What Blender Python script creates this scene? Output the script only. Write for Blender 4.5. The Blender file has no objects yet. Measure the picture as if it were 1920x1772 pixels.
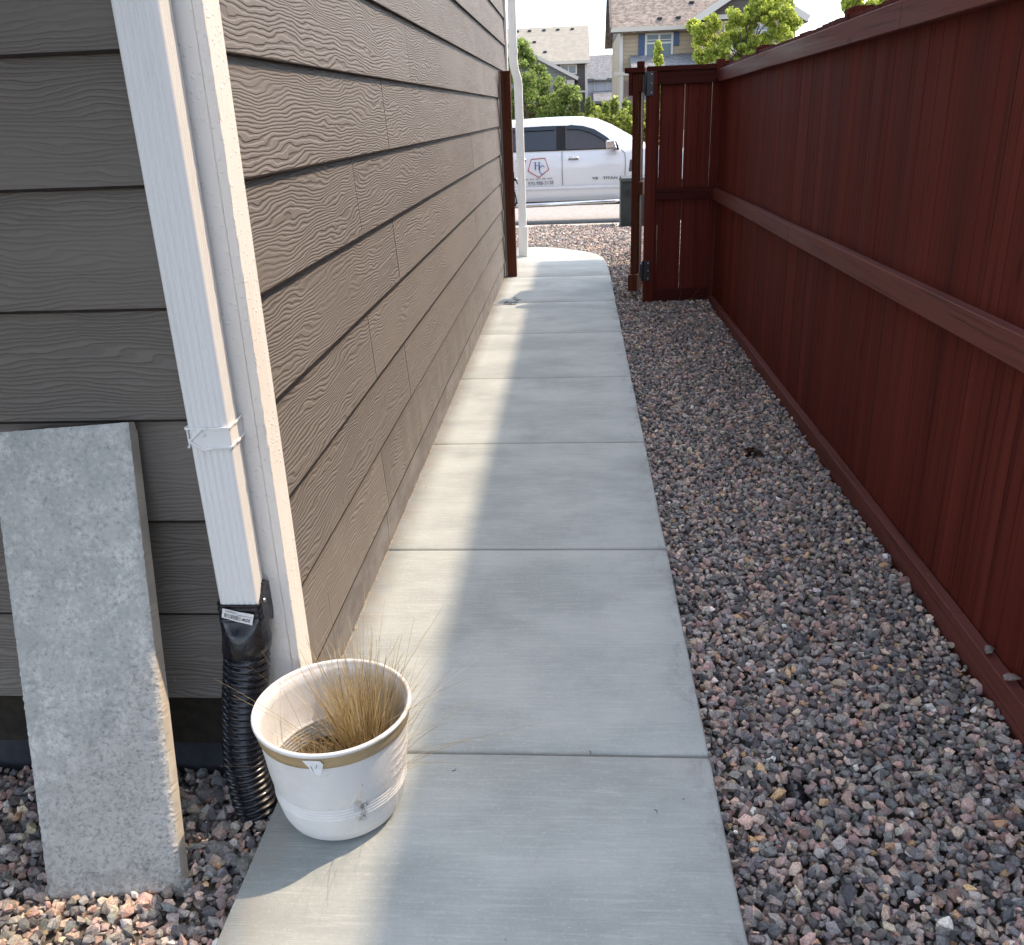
import bpy, bmesh, math, random
import numpy as np
from mathutils import Vector, Matrix, noise as mn
R = math.radians
rng = np.random.default_rng(7)
random.seed(7)
C = bpy.context.scene.collection
SC = bpy.context.scene

# ------------------------------------------------------------------ camera, sky, sun, exposure
PITCH, YAW, ROLL, FPX, CY, CAMH = 0.3824, 0.0813, -0.0393, 1673.5, 886.0, 1.5
def cam_axes():
    f = Vector((-math.sin(YAW)*math.cos(PITCH), math.cos(YAW)*math.cos(PITCH), -math.sin(PITCH)))
    r0 = Vector((math.cos(YAW), math.sin(YAW), 0)); u0 = r0.cross(f)
    r = math.cos(ROLL)*r0 + math.sin(ROLL)*u0
    u = -math.sin(ROLL)*r0 + math.cos(ROLL)*u0
    return r, u, f
cr, cu, cf = cam_axes()
cam = bpy.data.cameras.new('camera'); camo = bpy.data.objects.new('camera', cam); C.objects.link(camo)
M = Matrix((cr, cu, -cf)).transposed().to_4x4(); M.translation = (0, 0, CAMH)
camo.matrix_world = M
cam.sensor_fit = 'HORIZONTAL'; cam.sensor_width = 36; cam.lens = 36*FPX/1920
cam.clip_start = 0.05; cam.clip_end = 3000
SC.camera = camo

SUN = Vector((0.607, 0.356, 1.0)).normalized()      # towards the sun
elev = math.asin(SUN.z); azim = math.atan2(SUN.x, SUN.y)
w = bpy.data.worlds.new('World'); SC.world = w; w.use_nodes = True
nt = w.node_tree; nt.nodes.clear()
out = nt.nodes.new('ShaderNodeOutputWorld'); bg = nt.nodes.new('ShaderNodeBackground')
sky = nt.nodes.new('ShaderNodeTexSky'); sky.sky_type = 'NISHITA'; sky.sun_disc = False
sky.sun_elevation = elev; sky.sun_rotation = azim
sky.altitude = 1500; sky.air_density = 1.0; sky.dust_density = 4.5; sky.ozone_density = 1.0
hsv = nt.nodes.new('ShaderNodeHueSaturation'); hsv.inputs['Saturation'].default_value = 0.6
nt.links.new(sky.outputs[0], hsv.inputs['Color']); nt.links.new(hsv.outputs[0], bg.inputs[0])
bg.inputs[1].default_value = 0.15
nt.links.new(bg.outputs[0], out.inputs[0])
sl = bpy.data.lights.new('sun', 'SUN'); sl.energy = 1.25; sl.angle = R(0.5); sl.color = (1.0, 0.775, 0.56)
so = bpy.data.objects.new('sun', sl); C.objects.link(so)
so.rotation_euler = SUN.to_track_quat('Z', 'Y').to_euler(); so.location = (5, 5, 20)
SC.view_settings.view_transform = 'Standard'; SC.view_settings.look = 'None'
SC.view_settings.exposure = 2.2; SC.view_settings.gamma = 1

# ------------------------------------------------------------------ helpers
def at(px, py, Y):
    """point at world depth Y on the sight line of photo pixel (px, py)"""
    d = cr*((px-960)/FPX) + cu*(-(py-CY)/FPX) + cf
    t = Y/d.y
    return Vector((0, 0, CAMH)) + d*t

def tag(o, label=None, cat=None, group=None, kind=None):
    if label: o['label'] = label
    if cat: o['category'] = cat
    if group: o['group'] = group
    if kind: o['kind'] = kind
    return o
def empty(name, loc=(0, 0, 0), label=None, cat=None, group=None, kind=None):
    o = bpy.data.objects.new(name, None); C.objects.link(o); o.location = loc; o.empty_display_size = .1
    bpy.context.view_layer.update()
    return tag(o, label, cat, group, kind)

class MB:
    def __init__(s): s.v = []; s.f = []; s.uv = []; s.useuv = False; s.sm = []
    def face(s, pts, uv=None, smooth=False):
        n = len(s.v); s.v += [tuple(p) for p in pts]; s.f.append(tuple(range(n, n+len(pts))))
        if uv: s.useuv = True
        s.uv.append(uv if uv else [(0, 0)]*len(pts)); s.sm.append(smooth)
    def mesh(s, verts, faces, smooth=False):
        n = len(s.v); s.v += [tuple(p) for p in verts]
        for f in faces:
            s.f.append(tuple(n+i for i in f)); s.uv.append([(0, 0)]*len(f)); s.sm.append(smooth)
    def hexa(s, p):  # 8 points: bottom 4 ccw, top 4 ccw
        s.mesh(p, [(3, 2, 1, 0), (4, 5, 6, 7), (0, 1, 5, 4), (1, 2, 6, 5), (2, 3, 7, 6), (3, 0, 4, 7)])
    def box(s, x0, x1, y0, y1, z0, z1):
        s.hexa([(x0, y0, z0), (x1, y0, z0), (x1, y1, z0), (x0, y1, z0), (x0, y0, z1), (x1, y0, z1), (x1, y1, z1), (x0, y1, z1)])
    def beam(s, a, b, wd, ht, side=None):
        """box from a to b, wd across `side`, ht across the third axis"""
        a = Vector(a); b = Vector(b); d = (b-a).normalized()
        sd = Vector(side) if side else d.cross(Vector((0, 0, 1)))
        sd = (sd - d*sd.dot(d)).normalized(); up = sd.cross(d).normalized()
        p = []
        for q in (a, b):
            p.append([q + sd*i*wd/2 + up*j*ht/2 for i, j in ((-1, -1), (1, -1), (1, 1), (-1, 1))])
        A, B = p
        s.mesh(A+B, [(3, 2, 1, 0), (4, 5, 6, 7), (0, 1, 5, 4), (1, 2, 6, 5), (2, 3, 7, 6), (3, 0, 4, 7)])
    def tube(s, pts, rad, n=12, caps=True, smooth=True):
        pts = [Vector(p) for p in pts]; rings = []
        k = len(pts); rr = rad if hasattr(rad, '__len__') else [rad]*k
        prev = None
        for i, p in enumerate(pts):
            d = (pts[min(i+1, k-1)] - pts[max(i-1, 0)]).normalized()
            if prev is None:
                a = d.cross(Vector((0, 0, 1)));
                if a.length < .1: a = d.cross(Vector((0, 1, 0)))
            else: a = prev - d*prev.dot(d)
            a.normalize(); prev = a; b = d.cross(a)
            rings.append([p + (a*math.cos(t) + b*math.sin(t))*rr[i] for t in [2*math.pi*j/n for j in range(n)]])
        vs = [v for r_ in rings for v in r_]
        fs = [(i*n+j, i*n+(j+1) % n, (i+1)*n+(j+1) % n, (i+1)*n+j) for i in range(k-1) for j in range(n)]
        s.mesh(vs, fs, smooth)
        if caps: s.mesh(rings[0], [tuple(range(n))[::-1]]); s.mesh(rings[-1], [tuple(range(n))])
    def lathe(s, prof, c, n=96, smooth=True, mod=None):
        vs = []
        for (r_, z) in prof:
            for j in range(n):
                t = 2*math.pi*j/n; q = r_ + (mod(z, t) if mod else 0)
                vs.append((c[0]+q*math.cos(t), c[1]+q*math.sin(t), c[2]+z))
        fs = [(i*n+j, i*n+(j+1) % n, (i+1)*n+(j+1) % n, (i+1)*n+j) for i in range(len(prof)-1) for j in range(n)]
        s.mesh(vs, fs, smooth)
    def build(s, name, mat, parent=None, bevel=0, merge=False, seg=2):
        me = bpy.data.meshes.new(name)
        me.from_pydata(s.v, [], s.f)
        me.polygons.foreach_set('use_smooth', s.sm)
        if s.useuv:
            ul = me.uv_layers.new(name='UVMap'); flat = [c for f in s.uv for p in f for c in p]
            ul.data.foreach_set('uv', flat)
        me.materials.append(mat)
        if merge or bevel:
            bm = bmesh.new(); bm.from_mesh(me); bmesh.ops.remove_doubles(bm, verts=bm.verts, dist=1e-5)
            if bevel:
                ed = [e for e in bm.edges if len(e.link_faces) == 2 and e.calc_face_angle(0) > .4]
                bmesh.ops.bevel(bm, geom=ed, offset=bevel, segments=seg, affect='EDGES', profile=.5, clamp_overlap=True)
            bm.to_mesh(me); bm.free()
        me.update()
        o = bpy.data.objects.new(name, me); C.objects.link(o)
        if parent:
            o.parent = parent; o.matrix_parent_inverse = parent_world(parent).inverted()
        return o
def parent_world(p):
    m = p.matrix_basis.copy()
    q = p
    while q.parent:
        m = q.parent.matrix_basis @ q.matrix_parent_inverse @ m if False else m
        q = q.parent
    # parts sit at the origin, so a sub-part of a part inherits the root offset only
    if p.parent: return parent_world(p.parent) @ p.matrix_parent_inverse @ p.matrix_basis
    return p.matrix_basis.copy()

def arr_obj(name, co, faces_flat, nper, mat, colors=None, parent=None, smooth=False):
    """fast mesh: co (N,3), faces_flat ints, nper verts per face"""
    me = bpy.data.meshes.new(name); nf = len(faces_flat)//nper
    me.vertices.add(len(co)); me.vertices.foreach_set('co', np.asarray(co, np.float32).ravel())
    me.loops.add(len(faces_flat)); me.loops.foreach_set('vertex_index', np.asarray(faces_flat, np.int32))
    me.polygons.add(nf); me.polygons.foreach_set('loop_start', np.arange(0, nf*nper, nper, dtype=np.int32))
    me.polygons.foreach_set('loop_total', np.full(nf, nper, np.int32))
    me.update(calc_edges=True)
    me.polygons.foreach_set('use_smooth', np.full(nf, bool(smooth)))
    if colors is not None:
        a = me.color_attributes.new('tint', 'FLOAT_COLOR', 'POINT')
        cc = np.ones((len(co), 4), np.float32); cc[:, :3] = colors; a.data.foreach_set('color', cc.ravel())
    me.materials.append(mat)
    o = bpy.data.objects.new(name, me); C.objects.link(o)
    if parent: o.parent = parent; o.matrix_parent_inverse = parent_world(parent).inverted()
    return o

# ------------------------------------------------------------------ node helpers
class G:
    def __init__(s, name, rough=.7, spec=.35):
        s.m = bpy.data.materials.new(name); s.m.use_nodes = True; s.t = s.m.node_tree; s.t.nodes.clear()
        s.o = s.n('ShaderNodeOutputMaterial'); s.b = s.n('ShaderNodeBsdfPrincipled')
        s.t.links.new(s.b.outputs[0], s.o.inputs[0])
        s.b.inputs['Roughness'].default_value = rough; s.b.inputs['Specular IOR Level'].default_value = spec
    def n(s, t): return s.t.nodes.new(t)
    def l(s, a, b): s.t.links.new(a, b)
    def put(s, inp, v):
        if isinstance(v, (int, float)): inp.default_value = v
        elif isinstance(v, (tuple, list)): inp.default_value = tuple(v) if len(v) != 3 or inp.type == 'VECTOR' else (*v, 1)
        else: s.l(v, inp)
    def obj(s): return s.n('ShaderNodeTexCoord').outputs['Object']
    def uv(s): return s.n('ShaderNodeTexCoord').outputs['UV']
    def map(s, vec, scale=(1, 1, 1), loc=(0, 0, 0), rot=(0, 0, 0)):
        m = s.n('ShaderNodeMapping'); s.l(vec, m.inputs[0]); m.inputs['Scale'].default_value = scale
        m.inputs['Location'].default_value = loc; m.inputs['Rotation'].default_value = rot; return m.outputs[0]
    def noise(s, vec, scale=5, detail=4, rough=.55, dist=0, color=False):
        k = s.n('ShaderNodeTexNoise'); s.l(vec, k.inputs['Vector']); k.inputs['Scale'].default_value = scale
        k.inputs['Detail'].default_value = detail; k.inputs['Roughness'].default_value = rough
        k.inputs['Distortion'].default_value = dist; return k.outputs['Color' if color else 'Fac']
    def voro(s, vec, scale=5, out='Distance', feat='F1', rand=1):
        k = s.n('ShaderNodeTexVoronoi'); k.feature = feat; s.l(vec, k.inputs['Vector']); k.inputs['Scale'].default_value = scale
        k.inputs['Randomness'].default_value = rand; return k.outputs[out]
    def math(s, op, a, b=0, c=0, clamp=False):
        k = s.n('ShaderNodeMath'); k.operation = op; k.use_clamp = clamp
        s.put(k.inputs[0], a); s.put(k.inputs[1], b)
        if op in ('MULTIPLY_ADD', 'WRAP', 'SMOOTH_MIN', 'COMPARE'): s.put(k.inputs[2], c)
        return k.outputs[0]
    def ramp(s, v, lo, hi, a=0., b=1.):
        k = s.n('ShaderNodeMapRange'); k.interpolation_type = 'SMOOTHSTEP'; s.l(v, k.inputs[0])
        k.inputs[1].default_value = lo; k.inputs[2].default_value = hi; k.inputs[3].default_value = a; k.inputs[4].default_value = b
        return k.outputs[0]
    def mix(s, f, a, b, mode='MIX'):
        k = s.n('ShaderNodeMix'); k.data_type = 'RGBA'; k.blend_type = mode
        s.put(k.inputs[0], f); s.put(k.inputs[6], a); s.put(k.inputs[7], b); return k.outputs[2]
    def scalec(s, col, f):   # colour times value
        k = s.n('ShaderNodeVectorMath'); k.operation = 'SCALE'; s.put(k.inputs[0], col); s.put(k.inputs['Scale'], f); return k.outputs[0]
    def xyz(s, v):
        k = s.n('ShaderNodeSeparateXYZ'); s.l(v, k.inputs[0]); return k.outputs
    def comb(s, x, y, z):
        k = s.n('ShaderNodeCombineXYZ'); s.put(k.inputs[0], x); s.put(k.inputs[1], y); s.put(k.inputs[2], z); return k.outputs[0]
    def attr(s, name):
        k = s.n('ShaderNodeAttribute'); k.attribute_name = name; return k.outputs['Color']
    def bump(s, h, dist=.001, strength=1., normal=None):
        k = s.n('ShaderNodeBump'); s.l(h, k.inputs['Height']); k.inputs['Distance'].default_value = dist
        k.inputs['Strength'].default_value = strength
        if normal: s.l(normal, k.inputs['Normal'])
        return k.outputs[0]
    def col(s, v): s.put(s.b.inputs['Base Color'], v); return s
    def nrm(s, v): s.l(v, s.b.inputs['Normal']); return s
    def rgh(s, v): s.put(s.b.inputs['Roughness'], v); return s

def m_siding():
    g = G('embossed_siding_paint', .62, .3); uv = g.uv(); X = g.xyz(uv)
    big = g.noise(g.map(uv, (2.1, 8.5, 1)), 1, 2.5, .5)
    fld = g.math('MULTIPLY_ADD', big, 11.0, g.math('MULTIPLY', X[1], 96))
    wob = g.noise(g.map(uv, (10, 30, 1)), 1, 2.5, .5)
    fld = g.math('MULTIPLY_ADD', wob, 1.5, fld)
    sn = g.math('SINE', g.math('MULTIPLY', fld, 2*math.pi))
    line = g.ramp(sn, -.75, .35)
    amp = g.ramp(g.noise(g.map(uv, (1.1, 3.2, 1), (4, 9, 0)), 1, 3), .30, .60, .22, 1)
    fib = g.noise(g.map(uv, (9, 420, 1)), 1, 3, .6)
    h = g.math('MULTIPLY_ADD', line, amp, g.math('MULTIPLY', fib, .22))
    o = g.obj(); patch = g.noise(o, 1.6, 4, .6)
    base = g.mix(patch, (.156, .138, .121), (.194, .173, .152))
    base = g.scalec(base, g.ramp(g.noise(g.map(uv, (.04, .04, 1)), 1, 1), .3, .7, .88, 1.10))
    base = g.mix(g.math('MULTIPLY', g.math('SUBTRACT', 1, line), g.math('MULTIPLY', amp, .28)), base, (.070, .058, .048))
    # dust and concrete splash along the bottom courses of the long wall
    P = g.xyz(o)
    smear = g.noise(g.map(o, (1, 5, 1.6)), 1.5, 5, .65)
    lowm = g.math('MULTIPLY', g.ramp(P[2], .62, .1), g.ramp(smear, .42, .66))
    base = g.mix(g.math('MULTIPLY', lowm, .55), base, (.22, .205, .185))
    sp = g.voro(g.map(o, (1, 1, .55)), 26)
    spk = g.math('MULTIPLY', g.ramp(sp, .12, .05), g.ramp(P[2], .5, .1))
    base = g.mix(g.math('MULTIPLY', spk, .6), base, (.33, .31, .28))
    g.col(base); g.nrm(g.bump(h, .0019, .95)); return g.m
def m_parge():
    g = G('smeared_base_board', .85, .2); o = g.obj()
    n1 = g.noise(g.map(o, (1, 2.2, 5)), 2, 6, .65); n2 = g.noise(o, 34, 4)
    c = g.mix(g.ramp(n1, .35, .68), (.150, .140, .134), (.215, .206, .200))
    sp = g.voro(g.map(o, (1, 1, .5)), 40)
    c = g.mix(g.math('MULTIPLY', g.ramp(sp, .13, .04), .7), c, (.09, .075, .065))
    g.col(c); g.nrm(g.bump(g.math('ADD', g.math('MULTIPLY', n1, 2), n2), .002)); return g.m
def m_white(name='white_gutter_paint', col=(.76, .76, .74), rough=.42, dirt=.25, bumpd=.0004, spec=.4):
    g = G(name, rough, spec); o = g.obj()
    n1 = g.noise(g.map(o, (6, 6, 1.2)), 2, 6, .65); n2 = g.noise(o, 160, 3)
    c = g.mix(g.math('MULTIPLY', g.ramp(n1, .5, .78), dirt), col, (col[0]*.68, col[1]*.64, col[2]*.56))
    sp = g.voro(o, 30)
    c = g.mix(g.math('MULTIPLY', g.ramp(sp, .04, .02), .4), c, (.2, .16, .12))
    g.col(c); g.nrm(g.bump(g.math('ADD', n2, g.math('MULTIPLY', n1, 3)), bumpd)); return g.m
def m_trim():
    g = G('rough_sawn_white_trim', .6, .3); o = g.obj()
    grain = g.noise(g.map(o, (70, 70, 3)), 1, 4, .6); pits = g.noise(o, 240, 3, .7); st = g.noise(g.map(o, (9, 9, 1.5)), 1, 5, .6)
    c = g.mix(g.math('MULTIPLY', g.ramp(st, .5, .75), .3), (.78, .75, .70), (.58, .53, .45))
    bl = g.voro(o, 70)
    h = g.math('ADD', g.math('MULTIPLY', grain, 1.0), g.math('MULTIPLY', g.ramp(bl, .28, .1), .6))
    h = g.math('MULTIPLY_ADD', pits, .5, h)
    g.col(c); g.nrm(g.bump(h, .0016)); return g.m
def m_concrete():
    g = G('broomed_concrete', .8, .25); o = g.obj()
    br = g.noise(g.map(o, (5, 330, 5)), 1, 3, .65)
    br2 = g.noise(g.map(o, (7, 95, 5)), 1, 6, .72)
    mot = g.noise(g.map(o, (1.2, 2.0, 1)), 1.6, 6, .62); fine = g.noise(o, 95, 5, .7)
    c = g.mix(g.ramp(mot, .3, .7), (.280, .308, .294), (.390, .416, .398))
    c = g.mix(g.math('MULTIPLY', g.ramp(br2, .48, .72), .30), c, (.55, .57, .55))
    c = g.mix(g.math('MULTIPLY', g.ramp(br, .5, .78), .3), c, (.22, .215, .2))
    c = g.mix(g.math('MULTIPLY', g.ramp(fine, .5, .8), .4), c, (.56, .55, .53))
    fl = g.voro(g.map(o, (1, 2.2, 1)), 42, 'Distance', 'F1')
    c = g.mix(g.math('MULTIPLY', g.ramp(fl, .11, .05), g.ramp(g.noise(o, 6), .45, .6, 0, .7)), c, (.62, .63, .61))
    po = g.voro(o, 120, 'Distance', 'F1')
    c = g.mix(g.math('MULTIPLY', g.ramp(po, .16, .07), g.ramp(g.noise(o, 9, 3), .48, .62, 0, .6)), c, (.12, .125, .12))
    st = g.noise(g.map(o, (2.5, 1.1, 1), (1, 8, 0)), 1, 7, .68)
    c = g.mix(g.ramp(st, .52, .70, 0, .28), c, (.22, .235, .235))
    sc = g.voro(g.map(o, (1, 1.3, 1)), 9, 'Distance', 'F1')
    c = g.mix(g.math('MULTIPLY', g.ramp(sc, .045, .03), g.ramp(g.noise(o, 40), .5, .6)), c, (.13, .12, .11))
    gr = g.noise(g.map(o, (3, 3, 1), (5, 2, 0)), 1.3, 5, .7)
    c = g.mix(g.math('MULTIPLY', g.ramp(gr, .55, .78), .25), c, (.25, .24, .225))
    P = g.xyz(o)
    # mud and splash left along the slab edges
    ed = g.math('MULTIPLY', g.ramp(P[0], .22, .32), g.ramp(g.noise(g.map(o, (14, 6, 10)), 1, 6, .7), .48, .66))
    c = g.mix(g.math('MULTIPLY', ed, .55), c, (.17, .16, .15))
    jl = g.math('MULTIPLY', g.ramp(P[0], -.60, -.715), g.ramp(g.noise(g.map(o, (20, 9, 10)), 1, 5, .7), .4, .6))
    c = g.mix(g.math('MULTIPLY', jl, .5), c, (.36, .31, .25))
    c = g.mix(g.ramp(P[2], -.0015, -.008, 0, .6), c, (.12, .115, .10))
    h = g.math('ADD', g.math('MULTIPLY', br, .8), g.math('MULTIPLY', fine, .5))
    g.col(c); g.nrm(g.bump(h, .0019)); return g.m
def m_simple(name, col, rough=.7, spec=.3, nscale=30, var=.2, bumpd=.0, metal=0):
    g = G(name, rough, spec); o = g.obj(); n = g.noise(o, nscale, 4, .6)
    g.col(g.mix(g.ramp(n, .3, .7), tuple(c*(1-var) for c in col), tuple(min(1, c*(1+var)) for c in col)))
    g.b.inputs['Metallic'].default_value = metal
    if bumpd: g.nrm(g.bump(n, bumpd))
    return g.m
def m_stain(name, ca, cb, gs=(55, 55, .9), rough=.75, spec=.06, axis='z'):
    """reddish wood stain with grain along one axis, board tone from the UV"""
    g = G(name, rough, spec); o = g.obj(); uv = g.xyz(g.uv())
    sc = {'z': gs, 'y': (gs[0], gs[2], gs[1]), 'x': (gs[2], gs[0], gs[1])}[axis]
    n1 = g.noise(g.map(o, sc), 1, 5, .62); n2 = g.noise(g.map(o, tuple(q*.28 if q > 5 else q*.6 for q in sc)), 1, 4, .6)
    c = g.mix(g.ramp(n2, .3, .7), ca, cb)
    c = g.mix(g.math('MULTIPLY', g.ramp(n1, .50, .72), .75), c, tuple(q*.42 for q in ca))
    c = g.scalec(c, g.math('MULTIPLY_ADD', uv[0], .26, .87))
    drip = g.noise(g.map(o, (34, 34, .45) if axis == 'z' else sc, (3, 7, 1)), 1, 3, .5)
    c = g.mix(g.math('MULTIPLY', g.ramp(drip, .58, .72), .22), c, (.115, .050, .042))
    kn = g.voro(g.map(o, (7, 7, 2.2) if axis == 'z' else tuple(2.2 if q < 5 else 7 for q in sc)), 1)
    c = g.mix(g.math('MULTIPLY', g.ramp(kn, .14, .06), .5), c, tuple(q*.3 for q in ca))
    ch = g.voro(g.map(o, (26, 26, 9) if axis == 'z' else ((26, 9, 26) if axis == 'y' else (9, 26, 26))), 1)
    c = g.mix(g.math('MULTIPLY', g.ramp(ch, .085, .05), g.ramp(g.noise(o, 5), .54, .62, 0, .7)), c, tuple(min(1, q*2.2+.04) for q in ca))
    g.col(c); g.nrm(g.bump(g.math('ADD', n1, g.math('MULTIPLY', g.noise(o, 200), .2)), .0012))
    g.rgh(g.ramp(n2, .2, .8, rough-.1, rough+.15)); return g.m
def m_stone():
    g = G('crushed_granite', .78, .3); o = g.obj(); c = g.attr('tint')
    n = g.noise(o, 190, 4, .7); n2 = g.noise(o, 48, 3, .6)
    c = g.scalec(c, g.ramp(n, .25, .75, .62, 1.4)); c = g.mix(g.math('MULTIPLY', g.ramp(n2, .55, .75), .35), c, (.36, .32, .29))
    g.col(c); g.nrm(g.bump(g.math('ADD', n2, g.math('MULTIPLY', n, .6)), .0022)); return g.m
def m_leaf(name='leaves', tr=.35):
    g = G(name, .55, .3); c = g.attr('tint'); g.col(c)
    t = g.n('ShaderNodeBsdfTranslucent'); g.l(g.scalec(c, 1.3), t.inputs[0]); mx = g.n('ShaderNodeMixShader'); mx.inputs[0].default_value = tr
    g.l(g.b.outputs[0], mx.inputs[1]); g.l(t.outputs[0], mx.inputs[2]); g.l(mx.outputs[0], g.o.inputs[0]); return g.m
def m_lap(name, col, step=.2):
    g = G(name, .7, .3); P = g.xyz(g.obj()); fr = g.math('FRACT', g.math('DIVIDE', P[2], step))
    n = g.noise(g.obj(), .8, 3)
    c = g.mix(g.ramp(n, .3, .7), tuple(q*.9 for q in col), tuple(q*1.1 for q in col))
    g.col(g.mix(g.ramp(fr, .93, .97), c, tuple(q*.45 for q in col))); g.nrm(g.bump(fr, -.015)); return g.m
def m_shingle(name, a, b):
    g = G(name, .9, .15); o = g.obj(); n = g.noise(g.map(o, (1, 1, 1)), 5, 3, .7); v = g.voro(g.map(o, (1, 1.4, 1.8)), 6.5, 'Color')
    P = g.xyz(o); fr = g.math('FRACT', g.math('DIVIDE', P[2], .11))
    c = g.mix(g.ramp(g.xyz(v)[0], .2, .8), a, b); c = g.mix(g.ramp(n, .5, .7), c, tuple(q*1.25 for q in b))
    g.col(g.mix(g.math('MULTIPLY', g.ramp(fr, .85, .98), .35), c, tuple(q*.5 for q in a))); return g.m

SID = m_siding(); PAR = m_parge(); WHT = m_white(); TRIM = m_trim(); CON = m_concrete()
REDV = m_stain('red_brown_stain_vertical', (.096, .0195, .0135), (.132, .0280, .0195))
REDH = m_stain('red_brown_stain_rail', (.120, .038, .029), (.155, .052, .041), axis='y', gs=(60, 60, 1.2), rough=.6, spec=.14)
REDX = m_stain('red_brown_stain_shaded_rail', (.055, .011, .008), (.075, .016, .012), axis='x', gs=(60, 60, 1.2), rough=.7, spec=.1)  # darker copy of the rail stain, backlit shade put into the colour
GATEM = m_stain('orange_brown_stain', (.085, .026, .012), (.13, .043, .020), gs=(70, 70, 1.4), rough=.5)
STONE = m_stone(); LEAF = m_leaf('leaves', .5)

# ------------------------------------------------------------------ terrain
def gz(x, y):
    """gravel surface height"""
    if x < -.55 and y < 2.2: return -.105
    z = -.085
    if y < 8: z = -.082 - .004*(y-2)
    elif y < 10.6: z = -.11 + .05*(y-8)/2.6
    elif y < 15.9: z = -.06 - .27*(y-10.6)/5.3
    else: z = -.33
    return z
def ground_z(x, y):
    if y < 15.9: return gz(x, y)-.05
    if y < 24.0: return -.60
    if y < 60: return -.60 + 1.1*min(1, (y-24)/14)
    return .5
soil = m_simple('dry_soil', (.10, .085, .07), .95, .1, 6, .3, .004)
mb = MB()
xs = [-600, -200, -80, -30, -12, -6, -3, -1.5, 0, 1.5, 3, 6, 12, 30, 80, 200, 600]
ys = [-300, -60, -15, -4, 0, 2, 4, 6, 8, 9, 10, 10.6, 12, 13, 14, 15, 15.895, 15.9, 20, 24, 26, 28, 31, 34, 38, 60, 120, 300, 900, 2000]
vid = {}
vs = []
for j, y in enumerate(ys):
    for i, x in enumerate(xs): vid[i, j] = len(vs); vs.append((x, y, ground_z(0.5, y)))
mb.mesh(vs, [(vid[i, j], vid[i+1, j], vid[i+1, j+1], vid[i, j+1]) for j in range(len(ys)-1) for i in range(len(xs)-1)])
tag(mb.build('ground', soil), kind='structure')

street_m = m_simple('pale_asphalt', (.27, .255, .235), .9, .2, 14, .14, .003)
mb = MB(); mb.box(-60, 60, 16.36, 23.9, -.70, -.545); tag(mb.build('street', street_m), kind='structure')
kerb_m = m_simple('kerb_concrete', (.42, .40, .37), .85, .2, 12, .12, .002)
mb = MB(); mb.box(-60, 60, 15.86, 16.33, -.7, -.355)
mb.box(-60, 60, 23.85, 24.1, -.7, -.42)
tag(mb.build('kerb', kerb_m), kind='structure')

# ------------------------------------------------------------------ concrete walkway with tooled joints
JO = [-.5, .68, 1.822, 2.960, 4.104, 5.258, 6.44, 7.59, 8.85]
XL, XR = -.722, .318
mb = MB(); rr = .011; gd = .011; gw = .009
def walk_rows():
    ys_ = []
    for k in range(len(JO)-1):
        a, b = JO[k], JO[k+1]
        ys_ += [(a+.001, -gd), (a+gw*.5, -.0045), (a+gw*1.5, 0)]
        n = 8
        for q in range(1, n): ys_.append((a + (b-a)*q/n, 0))
        ys_ += [(b-gw*1.5, 0), (b-gw*.5, -.0045), (b-.001, -gd)]
    return ys_
rows = walk_rows()
# last slab with the curved end
def prof(xr):   # cross section left to right
    p = [(XL-.03, -.16), (XL-.002, 0)] + [(XL+(xr-rr-XL)*t, 0) for t in (.1, .3, .5, .7, .9)]
    p += [(xr-rr*math.cos(a)-0 if False else xr-rr+rr*math.sin(a), -rr+rr*math.cos(a)) for a in (0, .4, .8, 1.2, math.pi/2)]
    p += [(xr+.002, -.16)]
    return p
far = [(8.85+.001, -gd, XR), (8.855, -.0035, XR), (8.86, 0, XR), (9.3, 0, .312), (9.75, 0, .30), (10.0, 0, .285), (10.2, 0, .24), (10.4, 0, .15),
       (10.55, 0, .04), (10.7, 0, -.09), (10.82, 0, -.22), (10.9, 0, -.36), (10.94, 0, -.5)]
allr = [(y, z, XR) for y, z in rows] + far
vs = []; P0 = len(prof(XR))
for (y, z, xr) in allr:
    wob = .004*mn.noise(Vector((y*3, 1, 0)))
    for (x, zz) in prof(xr+wob):
        vs.append((x, y, zz + (z if zz > -.1 else 0) + (.0015*mn.noise(Vector((x*3, y*3, 5))) if zz > -.1 else 0)))
fs = [(i*P0+j, i*P0+j+1, (i+1)*P0+j+1, (i+1)*P0+j) for i in range(len(allr)-1) for j in range(P0-1)]
mb.mesh(vs, fs, True)
L = len(allr)-1
mb.mesh([vs[L*P0+j] for j in range(P0)] + [(vs[L*P0+j][0], 10.97, -.16) for j in range(P0)], [(j, j+1, P0+j+1, P0+j) for j in range(P0-1)])
tag(mb.build('walkway', CON), kind='structure')

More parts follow.
